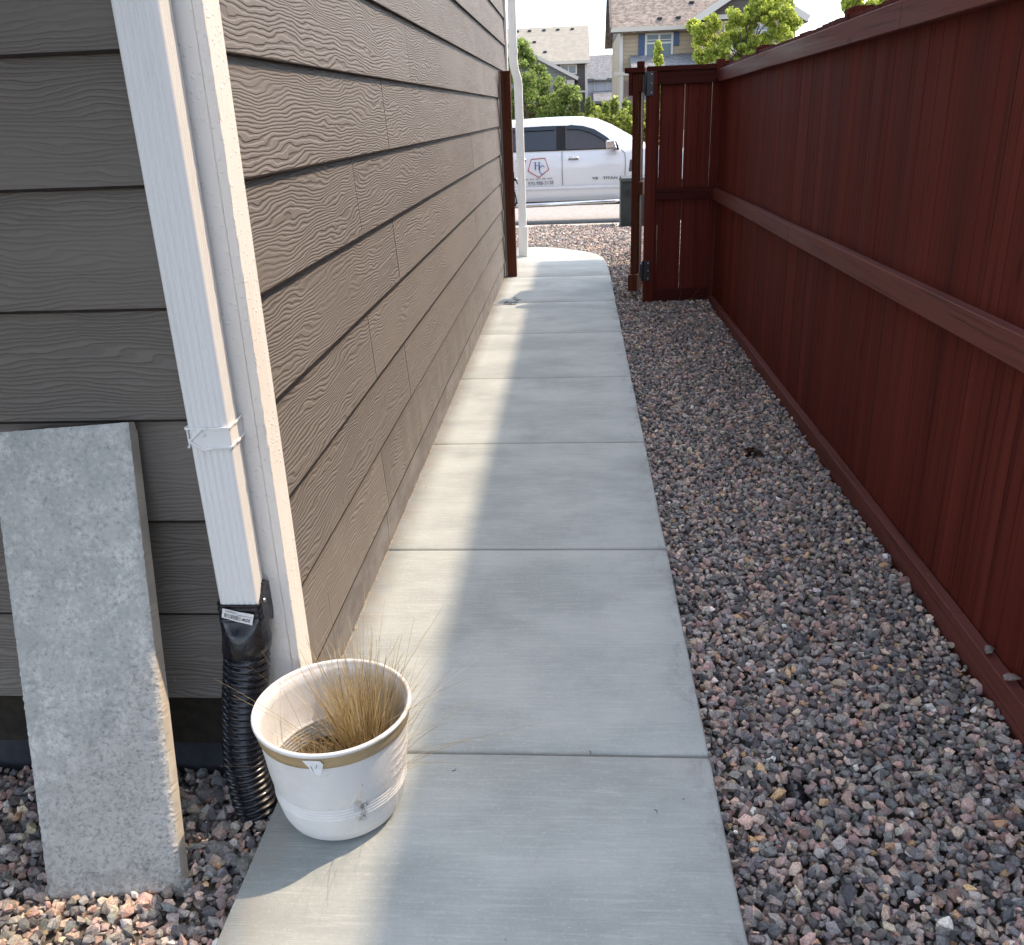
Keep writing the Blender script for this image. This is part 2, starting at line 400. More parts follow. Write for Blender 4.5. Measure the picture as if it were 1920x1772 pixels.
# ------------------------------------------------------------------ house (own side)
Z0, DZ = .158, .2468
YC = 1.815        # outer face of the end corner board
YEND = 10.0
house = empty('siding_house', (-5, 6, 0), 'taupe lap sided house wall running along the left of the concrete path', 'house')
def lap(mb, p0, axis, a0, a1, z0, z1, nrm, base, lip=.017, th=.013, sep=None):
    """one board: axis 'y' (wall at x=base facing +x) or 'x' (wall at y=base facing -y)"""
    off = (random.uniform(0, 90), random.uniform(0, 90))
    def P(a, d, z): return (base+d, a, z) if axis == 'y' else (a, base-d, z)
    z1 = z1 + .012
    q = [P(a0, lip, z0), P(a1, lip, z0), P(a1, .003, z1), P(a0, .003, z1)]
    uv = [(off[0]+a0, off[1]), (off[0]+a1, off[1]), (off[0]+a1, off[1]+z1-z0), (off[0]+a0, off[1]+z1-z0)]
    if axis == 'x': mb.face(q, uv)
    else: mb.face(q[::1], uv)
    mb.face([P(a0, lip-th, z0), P(a1, lip-th, z0), P(a1, lip, z0), P(a0, lip, z0)], [(off[0]+a, off[1]) for a in (a0, a1, a1, a0)])
    for a in (a0, a1):
        mb.face([P(a, lip, z0), P(a, .003, z1), P(a, -.006, z1), P(a, -.006, z0)], [(off[0], off[1])]*4)
XS = -.7245
seams = {-1: [3.0, 6.43], 0: [3.0, 6.48], 1: [3.588, 7.12], 2: [2.995, 6.48], 3: [3.56, 7.07], 4: [2.99, 6.48], 5: [3.559, 7.0],
         6: [4.159, 7.57], 7: [3.58, 7.01], 8: [4.0, 7.5]}
mb = MB()
y0, y1 = YC+.088, YEND-.09
for k in range(0, 23):
    ss = seams.get(k, [random.choice((3.0, 3.56, 4.1)), random.choice((6.5, 7.05, 7.5))])
    edges = [y0] + ss + [y1]
    for a, b in zip(edges[:-1], edges[1:]):
        jit = random.uniform(-.0012, .0012)
        lap(mb, None, 'y', a+.0024, b-.0024, Z0+k*DZ, Z0+(k+1)*DZ, None, XS+jit*.5)
mb.build('side_wall', SID, house)
lap_shade = m_simple('painted_lap_shade', (.028, .022, .018), .9, .1, 40, .2)  # dark strip along each board's lower edge, stands in for the lap gap's shade
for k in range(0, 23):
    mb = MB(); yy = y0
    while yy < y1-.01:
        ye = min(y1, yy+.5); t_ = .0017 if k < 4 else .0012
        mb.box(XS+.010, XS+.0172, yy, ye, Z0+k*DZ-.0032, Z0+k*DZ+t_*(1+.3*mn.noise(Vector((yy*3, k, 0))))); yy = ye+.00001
    mb.build('lap_shade_strip', lap_shade, house)
wrap = m_simple('dark_sheathing', (.03, .025, .02), .95, .1)
mb = MB(); mb.face([(XS-.007, y0, 0), (XS-.007, y1, 0), (XS-.007, y1, 5.85), (XS-.007, y0, 5.85)]); mb.build('sheathing', wrap, house)
mb = MB()
for a, b in ((y0, 3.0), (3.0, 6.43), (6.43, 8.9), (8.9, y1)):
    mb.box(XS-.01, XS+.004+random.uniform(0, .002), a+.0015, b-.0015, -.14, Z0+.006)
mb.build('base_board', PAR, house)
crust = m_simple('mortar_crust', (.27, .235, .19), .95, .1, 90, .3, .003)
ysn = np.arange(y0, y1, .006)
mb = MB(); mb.tube([(XS+.008+.005*mn.noise(Vector((y*9, 0, 0))), y, .0+.002*mn.noise(Vector((y*25, 2, 0)))) for y in ysn], [max(.0012,   .0022+.006*mn.noise(Vector((y*31, 5, 0)))+.003*mn.noise(Vector((y*90, 1, 0)))) for y in ysn], 7)
mb.build('mortar_crust', crust, house)
mb = MB()
YE = YC+.022
for k in range(0, 23):
    edges = [-6.0, -2.6 if k % 2 else -3.4, -.70-.095]
    for a, b in zip(edges[:-1], edges[1:]):
        lap(mb, None, 'x', a+.0016, b-.0016, Z0+k*DZ, Z0+(k+1)*DZ, None, YE)
mb.build('end_wall', SID, house)
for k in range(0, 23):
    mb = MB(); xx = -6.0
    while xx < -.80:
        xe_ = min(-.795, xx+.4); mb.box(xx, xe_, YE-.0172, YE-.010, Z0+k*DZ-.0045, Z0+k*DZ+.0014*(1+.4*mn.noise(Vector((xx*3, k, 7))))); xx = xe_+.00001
    mb.build('lap_shade_strip', lap_shade, house)
mb = MB(); mb.face([(-6, YE+.007, 0), (-.79, YE+.007, 0), (-.79, YE+.007, 5.85), (-6, YE+.007, 5.85)]); mb.build('sheathing', wrap, house)
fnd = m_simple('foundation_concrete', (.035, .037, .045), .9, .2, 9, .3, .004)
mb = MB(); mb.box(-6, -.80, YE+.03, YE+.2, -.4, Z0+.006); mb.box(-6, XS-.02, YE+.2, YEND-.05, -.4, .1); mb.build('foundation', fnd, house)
# white corner boards
mb = MB()
zt = 5.85
def jag(x0, x1, y0_, y1_, n=60, z0=-.02, z1=5.85):
    """board with a slightly uneven caulked edge"""
    mb.box(x0, x1, y0_, y1_, z0, z1)
jag(-.708, -.688, YC-.002, YC+.090)           # faces the path
mb.build('corner_board', TRIM, house, bevel=.003); mb = MB()
jag(-.790, -.7085, YC, YC+.020)               # faces the viewer
mb.build('corner_board', TRIM, house, bevel=.003)
mb = MB()                                      # bead of caulk and paint blobs down the corner
pts = [(-.6885+.0012*mn.noise(Vector((z*14, 0, 0))), YC-.001, z) for z in np.linspace(-.01, 3, 240)]
mb.tube(pts, [max(.0012, .0028+.0028*mn.noise(Vector((z*45, 3, 0)))) for z in np.linspace(-.01, 3, 240)], 6)
mb.build('caulk_bead', TRIM, house)
mb = MB(); mb.box(-.712, -.69, YEND-.09, YEND+.002, -.02, zt); mb.build('corner_board', TRIM, house, bevel=.003); mb = MB(); mb.box(-.80, -.7125, YEND-.02, YEND, -.02, zt)
mb.build('corner_board', TRIM, house, bevel=.003)
wallfar = m_lap('plain_taupe_siding', (.165, .14, .118), DZ)
mb = MB(); mb.box(-9, XS-.03, YE+.03, YEND-.03, .1, 5.85); mb.build('wall', wallfar, house)
roofm = m_shingle('grey_brown_shingle', (.09, .082, .075), (.15, .135, .125))
mb = MB()
ex0, ex1, ey0, ey1, ez = -9.4, -.52, YE-.2, YEND+.2, 5.86
rg = [(-5, YE+4, 8.2), (-5, YEND-4.0, 8.2)]
mb.mesh([(ex0, ey0, ez), (ex1, ey0, ez), (ex1, ey1, ez), (ex0, ey1, ez), rg[0], rg[1]], [(0, 1, 4), (1, 2, 5, 4), (2, 3, 5), (3, 0, 4, 5), (3, 2, 1, 0)])
mb.build('roof', roofm, house)

# timber deck carried on posts over the left end wall (unseen, added to darken that corner)
dk = empty('shade_deck', (-3.5, -.3, 0), 'unseen timber deck on posts, added to shade the house end wall', 'deck')
shade_deckw = m_simple('shade_deck_wood', (.12, .085, .06), .8, .2, 12, .25, .002)
mb = MB(); yy = -2.3
while yy < 1.66: mb.box(-6.2, -1.08, yy, yy+.138, 2.60, 2.64); yy += .142
mb.build('shade_deck_boards', shade_deckw, dk)
mb = MB(); mb.box(-6.2, -1.08, 1.70, 1.795, 2.36, 2.598)
for x in np.arange(-6.2, -1.1, .41): mb.box(x, x+.04, -2.26, 1.698, 2.40, 2.598)
mb.build('shade_deck_joists', shade_deckw, dk)
mb = MB(); mb.box(-6.2, -1.08, -2.32, -2.262, 2.34, 2.598); mb.build('shade_deck_rim_joist', shade_deckw, dk)
for x in (-6.1, -1.22): mb = MB(); mb.box(x, x+.14, -2.26, -2.12, -.2, 2.398); mb.build('shade_deck_post', shade_deckw, dk)

# ------------------------------------------------------------------ near downspout
ds = empty('downspout', (-.784, 1.77, .48), 'white ribbed rectangular downspout beside the near corner of the taupe house', 'downspout')
def ribbed(x0, x1, y0_, y1_, z0, z1, mb, amp=.0028, nf=5, n=40):
    """rectangular tube, corrugated front (y0) and sides"""
    loop = []
    rc = .009
    def rib(t): return amp*max(0, math.sin(t*nf*2*math.pi - math.pi/2))*(1 if .08 < t < .92 else 0)
    for i in range(n+1): t = i/n; loop.append((x0+rc+(x1-x0-2*rc)*t, y0_+rib(t)))
    for a in (30, 60): loop.append((x1-rc+rc*math.sin(R(a)), y0_+rc-rc*math.cos(R(a))))
    for i in range(n//2+1): t = i/(n//2); loop.append((x1-rib(t)*.8, y0_+rc+(y1_-y0_-2*rc)*t))
    for a in (30, 60): loop.append((x1-rc+rc*math.cos(R(a)), y1_-rc+rc*math.sin(R(a))))
    loop += [(x1-rc, y1_), (x0+rc, y1_), (x0, y1_-rc), (x0, y0_+rc), (x0+rc*.3, y0_+rc*.3)]
    k = len(loop); zs = np.linspace(z0, z1, 30)
    vs_ = [(x, y, z) for z in zs for x, y in loop]
    mb.mesh(vs_, [(i*k+j, i*k+(j+1) % k, (i+1)*k+(j+1) % k, (i+1)*k+j) for i in range(len(zs)-1) for j in range(k)], True)
mb = MB(); ribbed(-.829, -.738, 1.738, 1.800, .47, 5.7, mb); mb.build('pipe', WHT, ds, merge=True)
mb = MB()
x0, x1, yf, yb, za, zb = -.8305, -.7365, 1.7355, 1.813, .864, .906
def band_strip():
    t = .0035
    for z in (za, zb):
        segs = [(x0, x0+.022), (x0+.03, x0+.048), (x0+.054, x1)] if z == zb else [(x0+.03, x0+.055), (x0+.06, x1)]
        for a, b in segs: mb.beam((a, yf-.001, z+random.uniform(-.001, .001)), (b, yf-.001, z+random.uniform(-.001, .001)), .004, .005)
        for a, b in ((yf, yf+.028), (yf+.032, yb)): mb.beam((x1+.001, a, z), (x1+.001, b, z+.003), .004, .005)
        mb.beam((x0-.001, yf, z), (x0-.001, yb, z), .004, .005)
    mb.beam((x0+.034, yf-.002, zb-.002), (x0+.004, yf-.002, zb-.028), .004, .005)
    mb.beam((x0+.004, yf-.002, zb-.028), (x0+.034, yf-.002, za-.006), .004, .005)
    mb.beam((x0+.034, yf-.002, za-.006), (x0+.06, yf-.002, za), .004, .005)
    mb.box(x0+.01, x1, yf+.0005, yf+.0035, za, zb); mb.box(x1-.004, x1, yf, yb, za, zb); mb.box(x0, x0+.003, yf, yb, za, zb)
band_strip(); st = mb.build('strap', WHT, ds, bevel=.0008)
chrome = m_simple('bright_metal', (.75, .75, .74), .3, .5, 60, .1, 0, 1)
mb = MB(); mb.lathe([(0.0001, .004), (.003, .0035), (.0045, .001), (.005, 0)], (0, 0, 0), 12)
def screw(loc, nrm_, parent, mat, s=1.0):
    b = MB(); q = Vector(nrm_).to_track_quat('Z', 'Y').to_matrix()
    prof_ = [(0.0001, .004), (.003, .0034), (.0045, .0012), (.005, 0)]
    vs_ = []
    for (r_, z) in prof_:
        for j in range(12):
            t = math.pi*j/6; vs_.append(Vector(loc) + q @ Vector((r_*math.cos(t), r_*math.sin(t), z))*s)
    b.mesh(vs_, [(i*12+j, i*12+(j+1) % 12, (i+1)*12+(j+1) % 12, (i+1)*12+j) for i in range(3) for j in range(12)], True)
    return b.build('screw', mat, parent)
screw((-.793, 1.7335, .892), (0, -1, 0), st, WHT, .8)

# ------------------------------------------------------------------ black drain adapter and corrugated pipe
blk = G('glossy_black_plastic', .27, .5); _o = blk.obj()
blk.col(blk.mix(blk.math('MULTIPLY', blk.ramp(blk.noise(_o, 24, 5, .7), .5, .75), .5), (.008, .009, .014), (.028, .027, .028)))
blk.rgh(blk.ramp(blk.noise(_o, 60, 4), .3, .7, .18, .42)); BLK = blk.m
dp = empty('drain_pipe', (-.80, 1.75, -.1), 'black corrugated drain pipe with square adapter below the near white downspout', 'drain pipe')
# centre line of the corrugated hose
cl = [(-.786, 1.762, .385), (-.797, 1.757, .30), (-.815, 1.752, .20), (-.829, 1.748, .10), (-.834, 1.742, .02), (-.826, 1.730, -.06), (-.808, 1.708, -.14), (-.79, 1.68, -.2)]
def catm(P, n):
    P = [Vector(p) for p in P]; P = [2*P[0]-P[1]] + P + [2*P[-1]-P[-2]]; out_ = []
    for i in range(1, len(P)-2):
        for q in range(n):
            t = q/n; a, b, c, d = P[i-1:i+3]
            out_.append(.5*((2*b) + (c-a)*t + (2*a-5*b+4*c-d)*t*t + (3*b-a-3*c+d)*t**3))
    out_.append(P[-2]); return out_
pth = catm(cl, 44)
acc = 0; rad = []
for i, p in enumerate(pth):
    if i: acc += (p-pth[i-1]).length
    ph = (acc/.0185) % 1
    s_ = .5+.5*math.cos(2*math.pi*ph)
    rad.append(.0462 + .0085*(s_**.55))
mb = MB(); mb.tube(pth, rad, 48, caps=False); mb.build('corrugated_hose', BLK, dp, merge=True)
mb = MB()
def sq_round(mb, z, ax, ay, cx, cy, rnd, n=48):
    """superellipse ring"""
    o_ = []
    for j in range(n):
        t = 2*math.pi*j/n; c_, s_ = math.cos(t), math.sin(t); e = rnd
        o_.append((cx+ax*abs(c_)**e*math.copysign(1, c_), cy+ay*abs(s_)**e*math.copysign(1, s_), z))
    return o_
rings = []
A = (-.785, 1.772)
def ring(z, ax, ay, e, cx=A[0], cy=A[1]): rings.append(sq_round(mb, z, ax, ay, cx, cy, e))
ring(.478, .0455, .0335, .28); ring(.4785, .0515, .0385, .28)
zz = .4785
for k in range(3):
    ring(zz-.004, .0515, .0385, .28); ring(zz-.010, .0495, .0365, .28); ring(zz-.0135, .0525, .0395, .28); zz -= .0145
ring(zz-.004, .0515, .040, .35, A[0], 1.770); ring(zz-.014, .0525, .043, .5, A[0], 1.768); ring(zz-.026, .0535, .049, .75, A[0]-.0005, 1.765)
ring(zz-.036, .0545, .053, .95, A[0]-.001, 1.763); ring(.378, .0560, .0560, 1, -.7865, 1.762); ring(.372, .0575, .0575, 1, -.7865, 1.762); ring(.350, .0575, .0575, 1, -.790, 1.761); ring(.345, .053, .053, 1, -.791, 1.760)
n = 48
mb.mesh([v for r_ in rings for v in r_], [(i*n+(j+1) % n, i*n+j, (i+1)*n+j, (i+1)*n+(j+1) % n) for i in range(len(rings)-1) for j in range(n)], True)
ad = mb.build('adapter', BLK, dp, merge=True)
# raised side tab with a screw
mb = MB(); mb.mesh([(-.7325, y, z) for y, z in ((1.748, .478), (1.765, .493), (1.778, .513), (1.79, .515), (1.812, .50), (1.814, .43), (1.806, .40), (1.75, .44))] +
                   [(-.7385, y, z) for y, z in ((1.748, .478), (1.765, .493), (1.778, .513), (1.79, .515), (1.812, .50), (1.814, .43), (1.806, .40), (1.75, .44))],
                   [tuple(range(8)), tuple(range(15, 7, -1))] + [(i, 8+i, 8+(i+1) % 8, (i+1) % 8) for i in range(8)])
mb.build('side_tab', BLK, dp, bevel=.0008)
screw((-.7325, 1.768, .473), (1, 0, 0), ad, chrome, 1.0)
# paper sticker with bar code
def text_mesh(s, size, mat_fn, name, mat, parent, ext=0.0, bold=0.0):
    cu_ = bpy.data.curves.new(name, 'FONT'); cu_.body = s; cu_.size = size; cu_.align_x = 'CENTER'; cu_.align_y = 'CENTER'; cu_.offset = bold
    cu_.resolution_u = 2
    to = bpy.data.objects.new(name, cu_); C.objects.link(to); bpy.context.view_layer.update()
    me = bpy.data.meshes.new_from_object(to.evaluated_get(bpy.context.evaluated_depsgraph_get()))
    bpy.data.objects.remove(to); bpy.data.curves.remove(cu_)
    for v in me.vertices: v.co = mat_fn(v.co.x, v.co.y)
    me.materials.clear(); me.materials.append(mat); me.name = name
    o = bpy.data.objects.new(name, me); C.objects.link(o)
    if parent: o.parent = parent; o.matrix_parent_inverse = parent_world(parent).inverted()
    return o
paper = m_simple('white_label_paper', (.70, .70, .69), .6, .3, 80, .05)
ink = m_simple('black_ink', (.02, .02, .022), .6, .3, 80, .1)
P00, P10, P11, P01 = Vector((-.822, 1.7275, .451)), Vector((-.753, 1.7265, .431)), Vector((-.746, 1.7295, .457)), Vector((-.8175, 1.7305, .473))
off_ = Vector((0, -.0022, 0))
def lab(u, v, d=0.0):
    p = (P00*(1-u)+P10*u)*(1-v) + (P01*(1-u)+P11*u)*v + off_*(1+d)
    return p + Vector((0, .002*math.sin(u*9)*.4, 0))
mb = MB(); N = 12
for i in range(N):
    mb.face([lab(i/N, 0), lab((i+1)/N, 0), lab((i+1)/N, 1), lab(i/N, 1)], smooth=True)
    mb.face([lab(i/N, 1, -.3), lab((i+1)/N, 1, -.3), lab((i+1)/N, 0, -.3), lab(i/N, 0, -.3)], smooth=True)
stk = mb.build('sticker', paper, dp, merge=True)
mb = MB(); u = .08
while u < .60:
    wd = random.choice((.006, .01, .018)); mb.face([lab(u, .14, .25), lab(u+wd, .14, .25), lab(u+wd, .58, .25), lab(u, .58, .25)]); u += wd+random.choice((.008, .012, .02))
for (a, b, v) in ((.1, .42, .84), (.1, .5, .74), (.5, .95, .66)):
    uu = a
    while uu < b: mb.face([lab(uu, v, .25), lab(uu+.012, v, .25), lab(uu+.012, v+.05, .25), lab(uu, v+.05, .25)]); uu += .02
mb.build('bar_code', ink, stk)
text_mesh('ADS', 1, lambda x, y: lab(.80+x*.125, .32+y*.42, .25), 'lettering', ink, stk, bold=.03)
mb = MB()
for k in range(3): mb.face([lab(.63+k*.022, .2, .25), lab(.64+k*.022, .2, .25), lab(.665+k*.022, .45, .25), lab(.655+k*.022, .45, .25)])
mb.build('emblem', ink, stk)

# ------------------------------------------------------------------ leaning concrete slab
g = G('pitted_cast_concrete', .88, .2); o_ = g.obj()
n1 = g.noise(o_, 6, 8, .72); n2 = g.noise(o_, 42, 6, .75); n3 = g.noise(o_, 220, 3, .7); v1 = g.voro(g.map(o_, (1, 1, .8)), 120)
P_ = g.xyz(o_)
diag = g.math('ADD', g.math('MULTIPLY', P_[0], 1.35), g.math('MULTIPLY', P_[2], -1.0))
rgm = g.ramp(g.math('MULTIPLY_ADD', n1, .35, diag), -1.66, -1.40)      # rougher cast texture towards the lower right
nf = g.noise(o_, 90, 6, .72); nm = g.noise(g.map(o_, (1, 1, 1), (3, 1, 2)), 17, 6, .75)
c = g.mix(g.ramp(n1, .32, .68), (.40, .415, .395), (.52, .525, .50))
crm = g.math('MULTIPLY_ADD', rgm, .22, g.ramp(nm, .35, .75, 0, .26))
c = g.mix(g.math('MULTIPLY', g.ramp(g.math('ADD', nf, crm), .50, .92), .85), c, (.76, .755, .72))
c = g.mix(g.math('MULTIPLY', g.ramp(nf, .46, .32), .45), c, (.16, .16, .15))  # crevices darkened: relief shade put into the colour
c = g.mix(g.math('MULTIPLY', g.ramp(v1, .16, .08), g.ramp(nm, .5, .62, .1, .8)), c, (.17, .165, .155))
stn = g.ramp(g.voro(g.map(o_, (1, 0, 1), (1.17, 0, .02)), 7.0), .0, .5)
c = g.mix(g.math('MULTIPLY', g.ramp(P_[2], .0, -.09), g.math('MULTIPLY', g.ramp(n2, .4, .6), .35)), c, (.17, .15, .09))
g.col(c)
hh = g.math('MULTIPLY', nf, g.math('MULTIPLY_ADD', rgm, 1.0, .6))
hh = g.math('ADD', hh, g.math('MULTIPLY', n2, g.math('MULTIPLY_ADD', rgm, .9, .3)))
vv = g.voro(g.map(o_, (1, 1, 1.2)), 75)
hh = g.math('ADD', hh, g.math('MULTIPLY', g.ramp(vv, .5, .1), g.math('MULTIPLY_ADD', rgm, .55, .03)))
g.nrm(g.bump(hh, .0095)); SLAB = g.m
slab = None
BL, BR, TR = Vector((-1.206, 1.432, -.112)), Vector((-.903, 1.458, -.108)), Vector((-.972, 1.766, .912))
TL = TR + (BL-BR)*1.0 + Vector((0, 0, -.008))
ux = (BR-BL); uz = (TL-BL); nb = ux.cross(uz).normalized()
if nb.y < 0: nb = -nb
TH = .048
mb = MB(); NX, NZ = 60, 190
def sp(u, v, w_):
    p = BL*(1-u)*(1-v) + BR*u*(1-v) + TR*u*v + TL*(1-u)*v
    return p + nb*w_
vs = []
for j in range(NZ+1):
    for i in range(NX+1):
        u, v = i/NX, j/NZ; p = sp(u, v, 0)
        eu = min(u, 1-u)*.3; ev = min(v, 1-v)*1.05; e = min(eu, ev)
        r_ = .006*max(0, 1-e/.010)**1.5
        nn = mn.noise(Vector((u*8, v*30, 0)))*.0012 + mn.noise(Vector((u*26, v*92, 3)))*.0011*(1.4 if v < .62 else .6)
        edgej = mn.noise(Vector((u*30, v*110, 7)))*.0022 if e < .004 else 0
        p = p + nb*(r_ - nn) + ux.normalized()*edgej + uz.normalized()*edgej*.6
        vs.append(p)
mb.mesh(vs, [(j*(NX+1)+i, j*(NX+1)+i+1, (j+1)*(NX+1)+i+1, (j+1)*(NX+1)+i) for j in range(NZ) for i in range(NX)], True)
def border(idx, rev):
    k = len(idx); back = []
    for q in idx:
        u, v = q; cut = .03 if v > .97 else (.02 if v < .02 else 0)
        uu, vv = u, v
        if u > .99 and v > .985: vv = .975
        if u > .99 and v < .015: vv = .018
        back.append(sp(uu, vv, TH))
    fr = [vs[int(round(v*NZ))*(NX+1)+int(round(u*NX))] for u, v in idx]
    mb.mesh(fr+back, [((i, i+1, k+i+1, k+i) if not rev else (i+1, i, k+i, k+i+1)) for i in range(k-1)], False)
border([(1, j/NZ) for j in range(NZ+1)], True); border([(0, j/NZ) for j in range(NZ+1)], False)
border([(i/NX, 1) for i in range(NX+1)], True); border([(i/NX, 0) for i in range(NX+1)], False)
mb.face([sp(0, 0, TH), sp(1, .018, TH), sp(1, .975, TH), sp(0, 1, TH)])
slab = mb.build('concrete_slab', SLAB)
slab.data.materials.append(m_simple('smooth_sun_tinted_edge', (.48, .45, .39), .8, .2, 9, .15, .001))  # smooth sides, with the warm sunlight put into their cream colour
for p in list(slab.data.polygons)[NX*NZ:]: p.material_index = 1
tag(slab, 'rough grey concrete slab leaning upright against the house end wall', 'concrete slab')

# ------------------------------------------------------------------ plant pot
pc = (-.558, 1.630, .0015)
PS = .945
pot = empty('plant_pot', pc, 'scuffed white plastic pot with tan rim band standing on the path corner', 'plant pot')
g = G('aged_white_plastic', .42, .45); o_ = g.obj(); P_ = g.xyz(o_)
n1 = g.noise(o_, 9, 5, .6); n2 = g.noise(g.map(o_, (1, 1, .35)), 60, 4, .7)
c = g.mix(g.ramp(n1, .35, .7), (.62, .62, .61), (.70, .70, .69))
vsp = g.voro(o_, 34)
c = g.mix(g.math('MULTIPLY', g.ramp(vsp, .055, .035), g.ramp(g.noise(o_, 13), .48, .55)), c, (.07, .065, .06))
dx = g.math('SUBTRACT', P_[0], -.478); dz = g.math('SUBTRACT', P_[2], .105)
dd = g.math('ADD', g.math('POWER', g.math('MULTIPLY', dx, 55), 2), g.math('POWER', g.math('MULTIPLY', dz, 27), 2))
frt = g.math('LESS_THAN', P_[1], 1.6)
c = g.mix(g.math('MULTIPLY', frt, g.math('MULTIPLY', g.ramp(g.math('MULTIPLY_ADD', g.noise(o_, 70, 4), 3.2, dd), 2.9, 1.3), g.ramp(g.noise(g.map(o_, (1, 1, .5), (2, 5, 1)), 95, 4, .7), .42, .56))), c, (.17, .165, .15))
gl = g.math('MULTIPLY', g.ramp(P_[2], .235, .27), g.ramp(g.noise(g.map(o_, (40, 40, 6)), 1, 3), .45, .6))
gl = g.math('MULTIPLY', gl, g.ramp(P_[0], -.45, -.42)); c = g.mix(g.math('MULTIPLY', gl, .5), c, (.30, .24, .14))
g.col(c); g.nrm(g.bump(g.math('ADD', n1, g.noise(o_, 150)), .0006))
POTM = g.m
H = .302
outer = [(.001, .004), (.095, .002), (.112, .0), (.127, .006), (.139, .018), (.148, .038), (.154, .062), (.158, .085)]
z = .088
while z < .128: outer += [(.1592+.0*z, z), (.1582, z+.003), (.1600, z+.0055), (.1598, z+.007)]; z += .008
outer += [(.1612, .13), (.166, .16), (.170, .20), (.174, .24), (.176, .262), (.179, .2625), (.1815, .292)]
outer = [(a*PS, b*PS) for a, b in outer]
lip = [(.1845, .2925), (.1872, .296), (.1876, .300), (.186, .3035), (.182, .3045), (.178, .302), (.1765, .297), (.1745, .290), (.1715, .2875)]
lip = [(a*PS, b*PS) for a, b in lip]
inner = [(.1705, .262), (.168, .24), (.164, .20), (.160, .16)]
z = .155
while z > .095: inner += [(.1575-.0*z, z), (.1545, z-.004), (.1568, z-.007)]; z -= .0105
inner += [(.150, .07), (.14, .045), (.001, .04)]
inner = [(a*PS, b*PS) for a, b in inner]
def potmod(z, t):  # side panel of raised grip ridges on the path side
    m_ = max(0, 1-abs(((t-(-.12)+math.pi) % (2*math.pi))-math.pi)/.40)
    if z > .085 and z < .222 and m_ > 0: return .0016*min(1, m_*3)*max(0, math.sin((z-.085)/.0125*math.pi))**2
    return 0
op = []
for a, b in zip(outer[:-1], outer[1:]):
    nseg = max(1, int((b[1]-a[1])/.003)); op += [(a[0]+(b[0]-a[0])*q/nseg, a[1]+(b[1]-a[1])*q/nseg) for q in range(nseg)]
op.append(outer[-1])
mb = MB(); mb.lathe(op, pc, 160, True, potmod)
mb.lathe(lip, pc, 128, True)
mb.lathe([outer[-1], lip[0]], pc, 128, True)
mb.lathe([lip[-1]]+inner, pc, 128, True)
body = mb.build('pot_wall', POTM, pot, merge=True)
g = G('tan_packing_tape', .38, .45); o_ = g.obj()
g.col(g.mix(g.ramp(g.noise(g.map(o_, (1, 1, 6)), 14, 4), .3, .7), (.30, .22, .115), (.38, .285, .155))); TAPE = g.m
mb = MB(); mb.lathe([(a*PS, b*PS) for a, b in [(.1772, .2615), (.1790, .2605), (.1800, .2635), (.1832, .2905), (.1830, .2925)]], pc, 128, True)
mb.build('rim_band', TAPE, pot, merge=True)
# torn white tag on the band
mb = MB()
def onpot(t, z, r_=.1815): return Vector((pc[0]+r_*PS*math.cos(t), pc[1]+r_*PS*math.sin(t), z*PS))
t0 = -math.pi/2+.015
shape = [(-.13, .289), (.085, .289), (.12, .279), (.105, .268), (.065, .250), (.02, .255), (.0, .266), (-.02, .259), (-.06, .272)]
f_ = [onpot(t0+a, z, .1855+(.003 if z < .262 else 0)) for a, z in shape]; b_ = [onpot(t0+a, z, .1847+(.003 if z < .262 else 0)) for a, z in shape]
k = len(shape); mb.mesh(f_+b_, [tuple(range(k)), tuple(range(2*k-1, k-1, -1))] + [(i, k+i, k+(i+1) % k, (i+1) % k) for i in range(k)])
tg = mb.build('torn_tag', paper, pot)
mb = MB(); mb.face([onpot(t0+a, z, .1864) for a, z in ((-.035, .276), (-.028, .276), (-.002, .262), (-.009, .262))])
mb.face([onpot(t0+a, z, .1864) for a, z in ((.022, .269), (.027, .2685), (.05, .280), (.045, .2805))]); mb.build('tag_fold', ink, tg)
soilm = m_simple('potting_soil', (.06, .042, .03), .95, .1, 60, .5, .01)
mb = MB(); n = 40
vs = [(pc[0], pc[1], .103)]; fs = []
for i in range(1, 9):
    for j in range(n):
        r_ = .1435*i/8; t = 2*math.pi*j/n; vs.append((pc[0]+r_*math.cos(t), pc[1]+r_*math.sin(t), .098+.010*mn.noise(Vector((math.cos(t)*r_*30, math.sin(t)*r_*30, 2)))))
fs += [(0, 1+j, 1+(j+1) % n) for j in range(n)]
fs += [(1+(i-1)*n+j, 1+i*n+j, 1+i*n+(j+1) % n, 1+(i-1)*n+(j+1) % n) for i in range(1, 8) for j in range(n)]
mb.mesh(vs, fs, True); mb.build('soil', soilm, pot)
